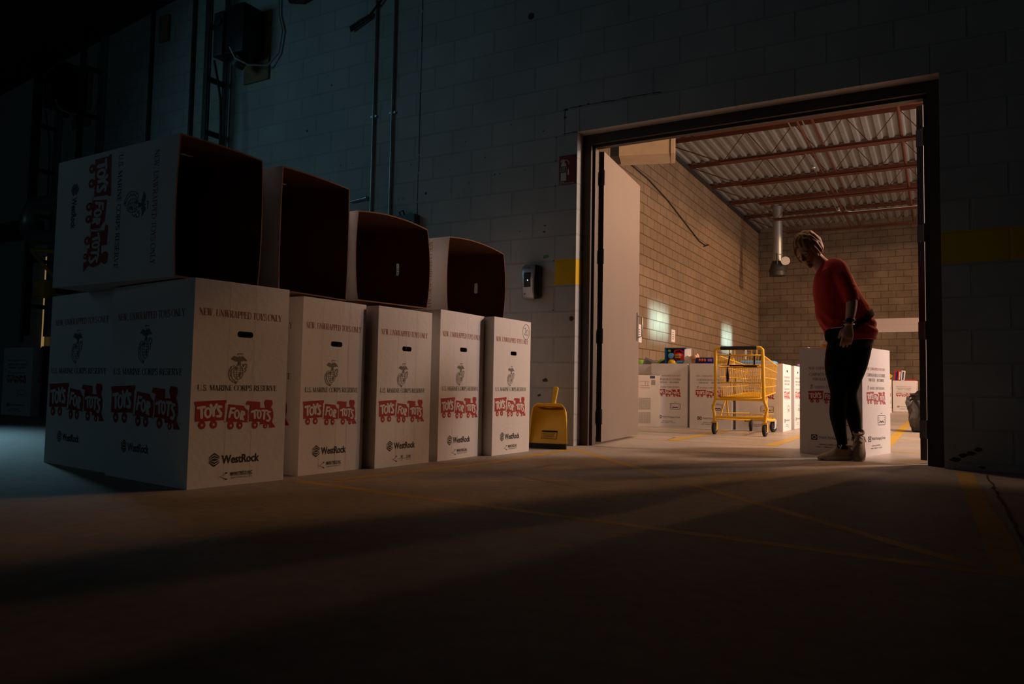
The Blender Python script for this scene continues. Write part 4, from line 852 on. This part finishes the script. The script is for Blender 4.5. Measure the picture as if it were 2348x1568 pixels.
b1 = MB(); b1.cyl((0, 0, 0), (0, 0, .21), .03, 14); b2 = MB(); b2.cyl((0, 0, .21), (0, 0, .235), .032, 14); toy('bottle', 'small amber jar with a white lid in the carton behind the woman', 'jar', (1.69, .88, .60), 0, [('jar', b1, tyel), ('lid', b2, M['paper'])])
b1 = MB(); b1.ball((0, 0, .09), (.05, .05, .09)); toy('blue_toy', 'small blue toy in the carton behind the woman', 'toy', (1.62, .9, .60), 0, [('body', b1, skyb)])
b1 = MB(); b1.ball((0, 0, .085), (.03, .03, .1)); toy('grey_toy', 'small grey tip in the carton behind the woman', 'toy', (1.56, .93, .61), 0, [('body', b1, M['galv'])])
for k, (x, m_, lab, tilt) in enumerate(((1.52, tred, 'red board game box leaning leftmost at the rear carton', 5), (1.595, tred, 'red and white game box, second from left at the rear carton', 5), (1.67, M['paper'], 'white game box, rightmost of the upright ones at the rear carton', 5))):
    b1 = MB(); b1.box((0, 0, .2), (.055, .3, .4), 0, Matrix.Rotation(math.radians(tilt), 3, 'Y')); b2 = MB()
    b2.box((.022, -.152, .27), (.03, .002, .2), 0, Matrix.Rotation(math.radians(tilt), 3, 'Y'))
    toy('game_box', lab, 'game box', (x, 15.68, .60), -4, [('box', b1, m_), ('printing', b2, navy if k != 1 else M['paper'])], 'game boxes in the rear carton')
b1 = MB(); b1.box((0, 0, .1), (.22, .2, .12)); b2 = MB(); b2.box((.0, -.101, .1), (.1, .002, .05)); toy('game_box', 'red game box lying flat at the right of the rear carton', 'game box', (1.85, 15.6, .62), -4, [('box', b1, tred), ('printing', b2, M['ink'])], 'game boxes in the rear carton')
b1 = MB(); b1.box((0, 0, .16), (.24, .24, .24), 0, Matrix.Rotation(math.radians(40), 3, 'Y')); b2 = MB(); b2.box((0.01, -.125, .17), (.26, .01, .26), 0, Matrix.Rotation(math.radians(40), 3, 'Y')); toy('dark_toy_box', 'dark pack with yellow edge tipped up, beside the game boxes', 'toy', (1.36, 13.6, .64), 0, [('edge', b2, tyel), ('pack', b1, purple)])

# ================================================================== SHOPPING CART
ct = empty('shopping_cart', (.70, 2.42, 0), math.radians(-3), 'yellow wire shopping cart with a black handle in front of the toy cartons', 'cart')
hw = .235
b = MB()
for s_ in (-1, 1):
    b.tube([(s_ * (hw - .06), -.03, .87), (s_ * (hw - .02), -.03, .87), (s_ * hw, -.03, .85), (s_ * hw, -.025, .8), (s_ * (hw + .005), .0, .36)], .017, 10)
    b.tube([(s_ * (hw + .005), 0, .38), (s_ * (hw + .01), .0, .34), (s_ * (hw + .035), .01, .27), (s_ * (hw + .02), .01, .2), (s_ * (hw + .015), 0, .12)], .015, 10)
    b.tube([(s_ * (hw + .015), .01, .17), (s_ * .16, .55, .14), (s_ * .13, .9, .13)], .017, 10)
    b.tube([(s_ * (hw - .03), .25, .38), (s_ * .2, .3, .18)], .01, 8); b.tube([(s_ * (hw - .03), .25, .38), (s_ * .22, .1, .18)], .008, 8)
b.tube([(-hw, 0, .355), (hw, 0, .355)], .012, 8); b.tube([(-hw - .01, .01, .175), (hw + .01, .01, .175)], .012, 8); b.tube([(-.13, .9, .13), (-.09, .95, .13), (.09, .95, .13), (.13, .9, .13)], .017, 10)
b.build('frame', M['yellow'], ct)
b = MB(); b.tube([(-hw + .055, -.03, .87), (hw - .055, -.03, .87)], .0195, 12); b.build('handle_grip', M['black'], ct)
# basket: four wire walls and a floor, tapering to the front
def bp(u, y, t):   # u -1..1, y 0..1, t 0..1 up
    wdt = (hw - .01) * (1 - y) + .16 * y; z0 = .37 + .06 * y; z1 = .80 - .08 * y; wdt *= .86 + .14 * t
    return Vector((u * wdt, .02 + .88 * y, z0 + (z1 - z0) * t))
b = MB()
for t in (0, 1): b.tube([bp(-1, 0, t), bp(-1, 1, t), bp(1, 1, t), bp(1, 0, t)], .007, 8, closed=True)
for s_ in (-1, 1):
    for k in range(1, 24): b.tube([bp(s_, k / 24, 0), bp(s_, k / 24, 1)], .0025, 5)
    for t in (.25, .5, .75): b.tube([bp(s_, 0, t), bp(s_, 1, t)], .0042, 6)
for k in range(1, 12): b.tube([bp(-1 + k / 6, 1, 0), bp(-1 + k / 6, 1, 1)], .0025, 5)
for t in (.25, .5, .75): b.tube([bp(-1, 1, t), bp(1, 1, t)], .0042, 6)
b.build('basket', M['yellow'], ct)
b = MB()
for k in range(1, 14): b.tube([bp(-1 + k / 7, 0, 0), bp(-1 + k / 7, 1, 0)], .0025, 5)
for k in range(1, 16): b.tube([bp(-1, k / 16, 0), bp(1, k / 16, 0)], .0032, 5)
b.build('basket_floor', M['yellow'], ct)
b = MB()
for k in range(0, 21): b.tube([bp(-1 + k / 10, .02, 0), bp(-1 + k / 10, .02, .72)], .0025, 5)
for t in (.02, .36, .72): b.tube([bp(-1, .02, t), bp(1, .02, t)], .005, 6)
b.build('rear_gate', M['yellow'], ct)
b = MB(); sy = .2
for k in range(0, 13): x = -.16 + .32 * k / 12; b.tube([(x, .05, .70), (x * .96, sy, .56), (x * .95, sy + .05, .8)], .0025, 5)
b.tube([(-.19, .03, .70), (.19, .03, .70)], .006, 6); b.tube([(-.17, sy + .05, .81), (.17, sy + .05, .81)], .006, 6)
for s_ in (-.09, .13): b.tube([(s_ - .025, .06, .80), (s_ - .025, .06, .85), (s_ - .015, .06, .865), (s_ + .015, .06, .865), (s_ + .025, .06, .85), (s_ + .025, .06, .80)], .005, 8)
b.tube([(-.2, .06, .80), (.2, .06, .80)], .006, 8)
b.build('child_seat', M['yellow'], ct)
b = MB(); b.box((-.035, .03, .695), (.14, .025, .012)); b.box((.1, .03, .69), (.13, .025, .012)); b.tube([(-.105, .04, .82), (-.11, .03, .77), (-.12, .02, .70)], .009, 6, flat=(1, .4)); b.tube([(.14, .04, .82), (.14, .03, .78), (.14, .03, .70)], .009, 6, flat=(1, .4)); b.tube([(-.12, -.005, .68), (-.115, -.01, .6), (-.115, -.01, .53)], [.006, .016, .012], 6, flat=(1, .4)); b.build('seat_strap', M['black'], ct)
b = MB()
for k in range(12): y = .05 + .07 * k; wdt = .235 - .1 * k / 11; b.tube([(-wdt, y, .165), (wdt, y, .165)], .003, 5)
for k in range(5): x = -.1 + .05 * k; b.tube([(x * 1.7, .02, .17), (x, .85, .15)], .003, 5)
for s_ in (-1, 1): b.tube([(s_ * .23, .02, .215), (s_ * .13, .85, .2)], .004, 6)
for k in range(9): x = -.21 + .0525 * k; b.tube([(x, .02, .17), (x, .02, .215)], .003, 5)
b.tube([(-.23, .02, .215), (.23, .02, .215)], .004, 6)
b.build('lower_rack', M['yellow'], ct)
for x, y, a in ((-.25, .0, 0), (.25, .0, 0), (-.12, .88, 12), (.12, .88, -15)):
    cs = empty('caster', (x, y, 0), math.radians(a)); cs.parent = ct
    b = MB(); r = .058
    rg = [[Vector((dx, rr_ * math.cos(t), r + rr_ * math.sin(t))) for t in [2 * PI * k / 24 for k in range(24)]] for dx, rr_ in ((-.016, .03), (-.016, .05), (-.011, r), (.011, r), (.016, .05), (.016, .03))]
    b.loft(rg); b.build('wheel', M['rubber'], cs)
    b = MB(); b.cyl((-.018, 0, r), (.018, 0, r), .026, 16); b.build('hub', M['galv'], cs)
    b = MB(); b.box((.024, .0, r + .03), (.006, .036, .085)); b.box((-.024, 0, r + .03), (.006, .036, .085)); b.box((0, 0, r + .07), (.054, .04, .012)); b.cyl((0, 0, r + .07), (0, 0, r + .095), .012, 10); b.build('fork', M['yellow'] if y < .5 else M['galv'], cs)

# ================================================================== RUBBISH BAG
bg = empty('trash_bag', (2.34, 4.75, 0), 0, 'black plastic rubbish bag slumped on the floor beside the right door leaf', 'bag')
def blob(c, r, amp, sc_, seed, n=40, m=28, flat=0):
    vs = []
    for i in range(m + 1):
        th = PI * i / m
        for k in range(n):
            a = 2 * PI * k / n; d = Vector((math.sin(th) * math.cos(a), math.sin(th) * math.sin(a), math.cos(th)))
            q = 1 + amp * (noise.noise(d * sc_ + Vector((seed, 0, 0))) + .5 * abs(noise.noise(d * sc_ * 2.3 + Vector((0, seed, 0)))))
            p = Vector((d.x * r[0], d.y * r[1], d.z * r[2])) * q + Vector(c); p.z = max(p.z, flat); vs.append(p)
    return vs, [(i * n + k, (i + 1) * n + k, (i + 1) * n + (k + 1) % n, i * n + (k + 1) % n) for i in range(m) for k in range(n)]
bagm = mat('black_plastic_film', (.012, .011, .011), .22, spec=.6, bump=.5, bscale=14)
b = MB(); b.add(*blob((0, 0, .20), (.225, .2, .28), .2, 2.6, 4, flat=.003), 0, True); b.add(*blob((.06, 0, .43), (.11, .1, .09), .3, 3, 7, flat=.1), 0, True); b.build('bag_body', bagm, bg)
b = MB()
for k in range(8): a = k * .8; b.tube([(.0 + .01 * math.cos(a), .01 * math.sin(a), .43), (-.09 + .03 * math.cos(a), .05 * math.sin(a), .44 + .02 * math.sin(a)), (-.17 + .04 * math.cos(a), .06 * math.sin(a), .40 + .04 * math.sin(a * 2))], [.02, .03, .008], 6)
b.build('bag_neck', bagm, bg)
gb = empty('plastic_bag', (2.19, 5.02, 0), 0, 'grey translucent carrier bag bulging against the black rubbish bag', 'bag')
b = MB(); vs, fs = blob((.0, 0, .2), (.07, .08, .2), .12, 2.2, 9, flat=.003); b.add([(p.x - .07 * max(0, p.z - .2) / .2, p.y, p.z) for p in vs], fs, 0, True); b.build('bag_film', mat('grey_film', (.10, .095, .095), .35, spec=.5, bump=.4, bscale=12), gb)

# ================================================================== PERSON  (local x = along the view's right, y = away, z = up)
pe = empty('person', (1.854, .231, 0), math.radians(6.07), 'woman in red sweater and black leggings bending over in the doorway', 'person')
pe.scale = (.925, 1, 1)
skin = mat('skin', (.46, .25, .16), .5, var=.06); sweater = mat('red_knit', (.42, .014, .012), .85, bump=.25, bscale=160); legging = mat('black_leggings', (.007, .007, .008), .9, spec=.12)
hairm = mat('light_brown_hair', (.27, .14, .045), .62, var=.35, vscale=60, spec=.25); eyew = mat('eye_white', (.4, .37, .34), .3)
def remesh(b, name, m, vox, smooth=4, parent=pe, disp=None):
    o = b.build(name + '_src', m); md = o.modifiers.new('r', 'REMESH'); md.mode = 'VOXEL'; md.voxel_size = vox; md.use_smooth_shade = True
    if smooth: ms = o.modifiers.new('s', 'SMOOTH'); ms.iterations = smooth; ms.factor = .5
    dg = bpy.context.evaluated_depsgraph_get(); me = bpy.data.meshes.new_from_object(o.evaluated_get(dg))
    bpy.data.objects.remove(o)
    if disp:
        for v in me.vertices: v.co = disp(v.co)
    me.materials.clear(); me.materials.append(m)
    me.polygons.foreach_set('use_smooth', [True] * len(me.polygons)); me.name = name
    o = bpy.data.objects.new(name, me); C.objects.link(o)
    if parent: o.parent = parent
    return o
def limb(b, pts, n=14): b.tube([p[:3] for p in pts], [p[3] for p in pts], n)
def spline(pts, k=5):
    """smooth a list of (x, y, z, r...) with Catmull-Rom"""
    out = []; P = [Vector(p[:4]) for p in pts]
    for i in range(len(P) - 1):
        p0, p1, p2, p3 = P[max(i - 1, 0)], P[i], P[i + 1], P[min(i + 2, len(P) - 1)]
        for j in range(k):
            t = j / k; out.append(tuple(.5 * ((2 * p1) + (p2 - p0) * t + (2 * p0 - 5 * p1 + 4 * p2 - p3) * t * t + (3 * p1 - p0 - 3 * p2 + p3) * t ** 3)))
    out.append(tuple(P[-1])); return out
# torso stations: (left u, left v, right u, right v, half depth)
TS = [(-.083, .785, .250, .803, .17), (-.088, .83, .258, .85, .185), (-.102, .865, .252, .9, .183), (-.137, .91, .232, .965, .173), (-.158, .97, .208, 1.03, .167), (-.167, 1.06, .162, 1.10, .173),
      (-.173, 1.14, .122, 1.18, .186), (-.173, 1.195, .086, 1.25, .192), (-.164, 1.235, .032, 1.308, .167), (-.152, 1.257, -.03, 1.338, .115), (-.143, 1.266, -.085, 1.348, .075)]
def torso(b, k=1.0, lo=0, hi=11, n=28, shrink=0, ins=0):
    rg = []
    for ul, vl, ur, vr, d in TS[lo:hi]:
        c = Vector(((ul + ur) / 2, 0, (vl + vr) / 2)); a = Vector(((ur - ul) / 2, 0, (vr - vl) / 2)); L_ = a.length; a = a * ((L_ - shrink) / L_)
        rg.append([c + a * math.copysign(abs(math.cos(t)) ** .85, math.cos(t)) + Vector((0, (d - shrink) * math.copysign(abs(math.sin(t)) ** .85, math.sin(t)), 0)) for t in [2 * PI * q / n for q in range(n)]])
    b.loft(rg)
NEAR = [(-.01, -.12, 1.268, .064), (.03, -.165, 1.20, .056), (.064, -.19, 1.12, .047), (.081, -.205, 1.075, .041), (.084, -.22, 1.02, .038), (.078, -.23, .96, .034), (.069, -.238, .905, .028), (.066, -.24, .885, .027)]
FAR = [(-.04, .12, 1.26, .064), (-.02, .18, 1.17, .056), (.0, .23, 1.07, .049), (.02, .26, .99, .041), (.04, .275, .90, .034), (.055, .285, .845, .028), (.06, .288, .83, .027)]
L1 = [(.045, -.07, .84, .10), (.01, -.075, .74, .094), (-.015, -.085, .62, .082), (-.01, -.09, .52, .066), (-.002, -.10, .45, .058), (-.006, -.085, .38, .057), (-.010, -.07, .30, .056), (.004, -.055, .2, .045), (.018, -.045, .12, .036), (.02, -.045, .07, .04)]
L2 = [(.135, .05, .84, .10), (.12, .02, .74, .098), (.105, -.01, .63, .084), (.082, -.035, .53, .066), (.062, -.04, .45, .058), (.072, -.01, .38, .056), (.092, .03, .30, .053), (.107, .075, .22, .042), (.118, .105, .16, .034), (.122, .11, .12, .036)]
def hand(b, w0, d, side, curl, palm_n, s_=1.0):
    """palm, five separate fingers; w0 wrist, d pointing direction, side = towards the thumb, palm_n = palm normal"""
    w0, d, side, pn = Vector(w0), Vector(d).normalized(), Vector(side).normalized(), Vector(palm_n).normalized()
    rg = []
    for t, wd, th in ((-.01, .024, .021), (.02, .03, .018), (.05, .039, .017), (.075, .041, .015), (.088, .036, .011)):
        rg.append([w0 + d * t * s_ + side * wd * math.cos(a) * s_ + pn * th * math.sin(a) * s_ for a in [2 * PI * k / 14 for k in range(14)]])
    b.loft(rg)
    for i, (off, ln, r) in enumerate(((.029, .068, .0092), (.010, .078, .0096), (-.010, .072, .0092), (-.028, .056, .0082))):
        p = w0 + (d * .08 + side * off) * s_; pts = [p - d * .02 * s_]; dirv = d + side * off * 3; q = p.copy(); ang = curl * (.5 + .12 * i)
        pts.append(q.copy())
        for sg_l, an in ((.45, ang), (.32, ang * 1.1), (.23, ang * .8)):
            ax = dirv.cross(pn).normalized(); dirv = (Matrix.Rotation(an, 3, ax) @ dirv).normalized()
            q = q + dirv * ln * sg_l * s_; pts.append(q.copy())
        b.tube(pts, [r * s_ * k for k in (1.05, 1.05, 1, .92, .72)], 10)
    p = w0 + (d * .022 + side * .022) * s_; a1 = (d * .75 + side * .65 + pn * .35).normalized(); a2 = (d * .95 + side * .2 + pn * .3).normalized()
    b.tube([p - side * .01, p + a1 * .03 * s_, p + a1 * .03 * s_ + a2 * .03 * s_, p + a1 * .03 * s_ + a2 * .055 * s_], [.013 * s_, .012 * s_, .0105 * s_, .007 * s_], 10)
# head frame
Fd = Vector((-.44, -.74, -.50)).normalized(); Up0 = Vector((-.36, -.12, 1)).normalized(); Rt = Fd.cross(Up0).normalized(); Up = Rt.cross(Fd).normalized()
HC = Vector((-.205, -.005, 1.42))
def H(x, y, z): return HC + Rt * x + Fd * y + Up * z        # x = her right, y = front, z = up
def headshape(b):
    n, m = 32, 24; vs = []
    for i in range(m + 1):
        th = PI * i / m
        for k in range(n):
            a = 2 * PI * k / n; x, y, z = math.sin(th) * math.cos(a), math.sin(th) * math.sin(a), math.cos(th)
            X, Y, Z = .073 * x, .093 * y, .108 * z
            if z < 0:
                X *= 1 - .32 * (-z) ** 1.5
                if y > 0: Y = Y * (1 - .05 * -z) + .012 * -z * y
                else: Y *= 1 - .35 * -z
            fr = max(0, y) ** 3
            Y -= .011 * fr * math.exp(-((z - .02) / .16) ** 2) * math.exp(-((abs(x) - .42) / .25) ** 2) * 1.4   # eye sockets
            Y += .006 * fr * math.exp(-((z - .22) / .1) ** 2)                                                        # brow
            vs.append(H(X, Y, Z))
    b.add(vs, [(i * n + k, (i + 1) * n + k, (i + 1) * n + (k + 1) % n, i * n + (k + 1) % n) for i in range(m) for k in range(n)], 0, True)
    b.tube([H(0, .088, .018), H(0, .098, -.008), H(0, .110, -.028), H(0, .104, -.036)], [.008, .0095, .0125, .009], 10)    # nose
    for s_ in (-1, 1): b.ball(H(s_ * .010, .098, -.032), .0085); b.tube([H(s_ * .074, -.0, .02), H(s_ * .081, -.012, .0), H(s_ * .078, -.008, -.03)], [.011, .014, .009], 8)
    b.tube([H(-.024, .082, -.062), H(-.01, .092, -.058), H(.01, .092, -.058), H(.024, .082, -.062)], [.003, .005, .005, .003], 8)
    b.tube([H(-.02, .083, -.068), H(0, .091, -.069), H(.02, .083, -.068)], [.003, .0058, .003], 8)
    b.ball(H(0, .072, -.092), (.018, .018, .015))
    for s_ in (-1, 1):
        b.tube([H(s_ * .017, .080, .009), H(s_ * .031, .0845, .012), H(s_ * .046, .077, .008)], .0055, 8); b.tube([H(s_ * .018, .079, -.006), H(s_ * .031, .082, -.009), H(s_ * .045, .076, -.006)], .004, 8)
b = MB(); headshape(b)
limb(b, spline([(-.075, 0, 1.27, .075), (-.115, 0, 1.315, .06), (-.145, 0, 1.35, .054), (-.175, 0, 1.39, .056)]))
torso(b, shrink=.022)
limb(b, spline(NEAR)); limb(b, spline(FAR)); limb(b, spline([(u, w_, v, r - .012) for u, w_, v, r in L1])); limb(b, spline([(u, w_, v, r - .012) for u, w_, v, r in L2]))
hand(b, (.066, -.24, .885), (-.12, -.06, -1), (-.9, -.25, .1), .42, (-.25, .95, 0), 1.0)
hand(b, (.06, .288, .83), (.12, .22, -.95), (-.9, .2, -.1), .45, (.1, -.95, -.2), 1.0)
limb(b, [(.02, -.045, .08, .03), (.0, -.06, .05, .024), (-.05, -.10, .032, .014)]); limb(b, [(.122, .10, .13, .03), (.13, .05, .09, .022), (.135, -.02, .045, .014)])
body = remesh(b, 'body', skin, .0045, 3)
b = MB()
for s_ in (-1, 1): b.ball(H(s_ * .031, .0745, .002), .0095)
b.build('eye', eyew, pe)
b = MB()
for s_ in (-1, 1): b.ball(H(s_ * .031, .0815, -.001), .0038); pass
b.build('iris', M['ink'], pe)
b = MB()
for s_ in (-1, 1): b.tube([H(s_ * .016, .0865, .024), H(s_ * .032, .086, .028), H(s_ * .05, .075, .023)], .0028, 6)
b.build('eyebrow', hairm, pe)
# hair: a chin-length bob whose front opens on the face
b = MB(); rr = random.Random(4)
HX, HY, HZ = .086, .103, .116
def hp(d, q):
    d = d.normalized(); return H(HX * d.x * q, HY * d.y * q - .010, HZ * d.z * q + .012)
n, m = 40, 26; vs = []
for i in range(m + 1):
    th = PI * .72 * i / m
    for k in range(n):
        a = 2 * PI * k / n; d = Vector((math.sin(th) * math.cos(a), math.sin(th) * math.sin(a), math.cos(th)))
        face = 1 / (1 + math.exp(-(d.y - .45) * 20)) / (1 + math.exp((d.z - .42) * 14)); vs.append(hp(d, 1.0 - .30 * face))
b.add(vs, [(i * n + k, (i + 1) * n + k, (i + 1) * n + (k + 1) % n, i * n + (k + 1) % n) for i in range(m) for k in range(n)] + [tuple(m * n + k for k in range(n))], 0, True)
crown = Vector((-.18, .12, .97))
ends = []
for k in range(44):      # sides and back fall to the jaw and nape
    a = math.radians(-20 - 320 * (k + rr.uniform(-.3, .3)) / 43 + 90 - 20); d = Vector((math.cos(a), math.sin(a), rr.uniform(-.85, -.5)))
    if d.y < .45: ends.append((d, rr.uniform(1.04, 1.14), rr.uniform(.010, .014)))
for k in range(13):      # fringe swept to one side
    t = k / 12; ends.append((Vector((.72 - 1.5 * t, .80, .02 + .36 * math.sin(PI * min(1, t * 1.15)) + rr.uniform(-.05, .05))), rr.uniform(1.05, 1.1), .012))
for d, q, r in ends:
    st = crown + Vector((rr.uniform(-.25, .25), rr.uniform(-.2, .15), 0)); pts = []
    sw = Vector((rr.uniform(-.12, .12), rr.uniform(-.1, .1), 0))
    for t in (0, .2, .4, .6, .8, 1):
        v = st.normalized().lerp(d.normalized(), t) + sw * math.sin(PI * t); pts.append(hp(v, 1.0 + (q - 1) * (1.2 * math.sin(PI * .6 * t))))
    b.tube(pts, [r * .7, r, r * 1.05, r, r * .8, r * .35], 8)
remesh(b, 'hair', hairm, .0045, 2)
# sweater with pushed-up sleeves
b = MB(); torso(b, hi=11)
sl = lambda P, e: spline([(u, w_, v, r + e) for u, w_, v, r in P])
limb(b, sl([(-.04, -.08, 1.275, .066)] + NEAR[:3] + [(.081, -.205, 1.075, .044), (.084, -.215, 1.04, .040)], .006)); limb(b, sl(FAR[:4], .014))
for z, u, w_, r in ((1.13, .060, -.188, .052), (1.10, .072, -.196, .049), (1.068, .082, -.206, .047), (1.042, .084, -.214, .045)):
    b.tube([(u + r * math.cos(t), w_ + r * math.sin(t), z + .012 * math.cos(t + .5)) for t in [2 * PI * k / 20 for k in range(20)]], .0065, 6, closed=True)
def wrinkle(co):
    z = co.z; k = .006 if z < .95 else .0035
    d = math.sin(co.z * 95 + co.x * 38 + 4 * noise.noise(co * 7)) * k * max(0, 1 - abs(z - .88) / .18) + .006 * noise.noise(co * 11)
    return co + Vector((co.x - .03, co.y, 0)).normalized() * d
remesh(b, 'sweater', sweater, .0075, 3, disp=wrinkle)
b = MB(); limb(b, spline(L1)); limb(b, spline(L2)); b.ball((.085, 0, .81), (.150, .155, .09)); remesh(b, 'leggings', legging, .0075, 4)
# waist pack and belt
def tpoint(s_, t, k=1.0):
    s_ = min(max(s_, 0), len(TS) - 1.001); i = int(s_); f = s_ - i; A = [TS[i][q] * (1 - f) + TS[i + 1][q] * f for q in range(5)]
    c = Vector(((A[0] + A[2]) / 2, 0, (A[1] + A[3]) / 2)); a = Vector(((A[2] - A[0]) / 2, 0, (A[3] - A[1]) / 2))
    return c + (a * math.copysign(abs(math.cos(t)) ** .85, math.cos(t)) + Vector((0, A[4] * math.copysign(abs(math.sin(t)) ** .85, math.sin(t)), 0))) * k
b = MB(); rows = [[], [], [], []]
for q in range(48):
    t = 2 * PI * q / 48; tv = .905 + .085 * math.cos(t) + .03 * math.sin(t)
    for r_, (off, kk) in enumerate(((-.022, .98), (-.019, 1.04), (.019, 1.04), (.022, .98))):
        lo, hi = 0, 6
        for _ in range(24):
            md = (lo + hi) / 2
            if tpoint(md, t).z < tv + off: lo = md
            else: hi = md
        rows[r_].append(tpoint(lo, t, kk))
b.loft(rows, cap=False); b.build('belt', legging, pe)
b = MB(); b.rbox((-.015, -.15, .822), (.14, .10, .088), .025, 0, Matrix.Rotation(math.radians(-35), 3, 'Z')); b.build('waist_pack', legging, pe)
b = MB(); b.tube([(-.075, -.115, .869), (-.03, -.178, .870), (.03, -.215, .874)], .003, 6); b.build('pack_zip', M['galv'], pe)
b = MB(); b.tube([Vector((.069, -.24, .91)) + Vector((.034 * math.cos(t), .036 * math.sin(t), .006 * math.cos(t))) for t in [2 * PI * k / 24 for k in range(24)]], .008, 8, closed=True, flat=(1.3, .7)); b.box((.066, -.278, .91), (.03, .01, .028)); b.build('watch', M['black'], pe)
b = MB(); b.tube([Vector((.067, -.24, .888)) + Vector((.034 * math.cos(t), .035 * math.sin(t), .004 * math.sin(t))) for t in [2 * PI * k / 24 for k in range(24)]], .003, 6, closed=True); b.build('bracelet', M['steel'], pe)
# sneakers
shoe_m = mat('beige_mesh_fabric', (.42, .35, .29), .7, bump=.3, bscale=120); sole_m = mat('pale_sole', (.5, .47, .43), .6)
def shoe(loc, rz, pitch, lab):
    s_ = bpy.data.objects.new('sneaker', None); C.objects.link(s_); s_.parent = pe; s_.location = loc; s_.rotation_euler = (math.radians(pitch), 0, math.radians(rz)); s_['label'] = lab
    # local y = heel -> toe (0 .. .25), z up
    st = [(0, .026, .075), (.02, .033, .10), (.06, .035, .105), (.10, .036, .09), (.14, .041, .072), (.18, .045, .055), (.22, .04, .045), (.25, .024, .034), (.258, .01, .026)]
    b = MB(); rg = []
    for y, wd, hh in st:
        rg.append([Vector((wd * (1 - .35 * max(0, math.sin(t)) ** 2) * math.cos(t), y, .018 + (hh - .018) * max(0, math.sin(t)) - .012 * max(0, -math.sin(t)))) for t in [2 * PI * k / 18 for k in range(18)]])
    b.loft(rg); b.build('upper', shoe_m, s_)
    b = MB(); rg = []
    for y, wd, hh in st:
        z1 = .026 if y < .2 else .022; wd += .004; rg.append([Vector((-wd, y, .002 + (.012 if y > .24 else 0))), Vector((wd, y, .002 + (.012 if y > .24 else 0))), Vector((wd, y, z1)), Vector((-wd, y, z1))])
    b.loft(rg, smooth=False); b.build('sole', sole_m, s_)
    b = MB()
    for k in range(5): y = .095 + .02 * k; z = .094 - .0165 * k - .0; b.tube([(-.026, y, z - .014), (-.012, y + .008, z + .004), (.012, y - .006, z + .004), (.026, y, z - .014)], .004, 6)
    b.tube([(-.012, .085, .105), (-.04, .1, .1), (-.05, .12, .075)], .003, 5); b.tube([(.012, .085, .105), (.04, .1, .1), (.048, .12, .08)], .003, 5)
    b.build('laces', sole_m, s_)
    b = MB(); b.tube([(.034 * math.cos(t), .045 + .045 * math.sin(t), .098 + .008 * math.sin(t)) for t in [2 * PI * k / 20 for k in range(20)]], .008, 8, closed=True); b.build('collar', shoe_m, s_)
shoe((.075, -.005, 0), 124, 0, 'flat sneaker on the floor pointing left')
shoe((.135, .145, .125), 176, -33, 'sneaker with raised heel pointing at the viewer')
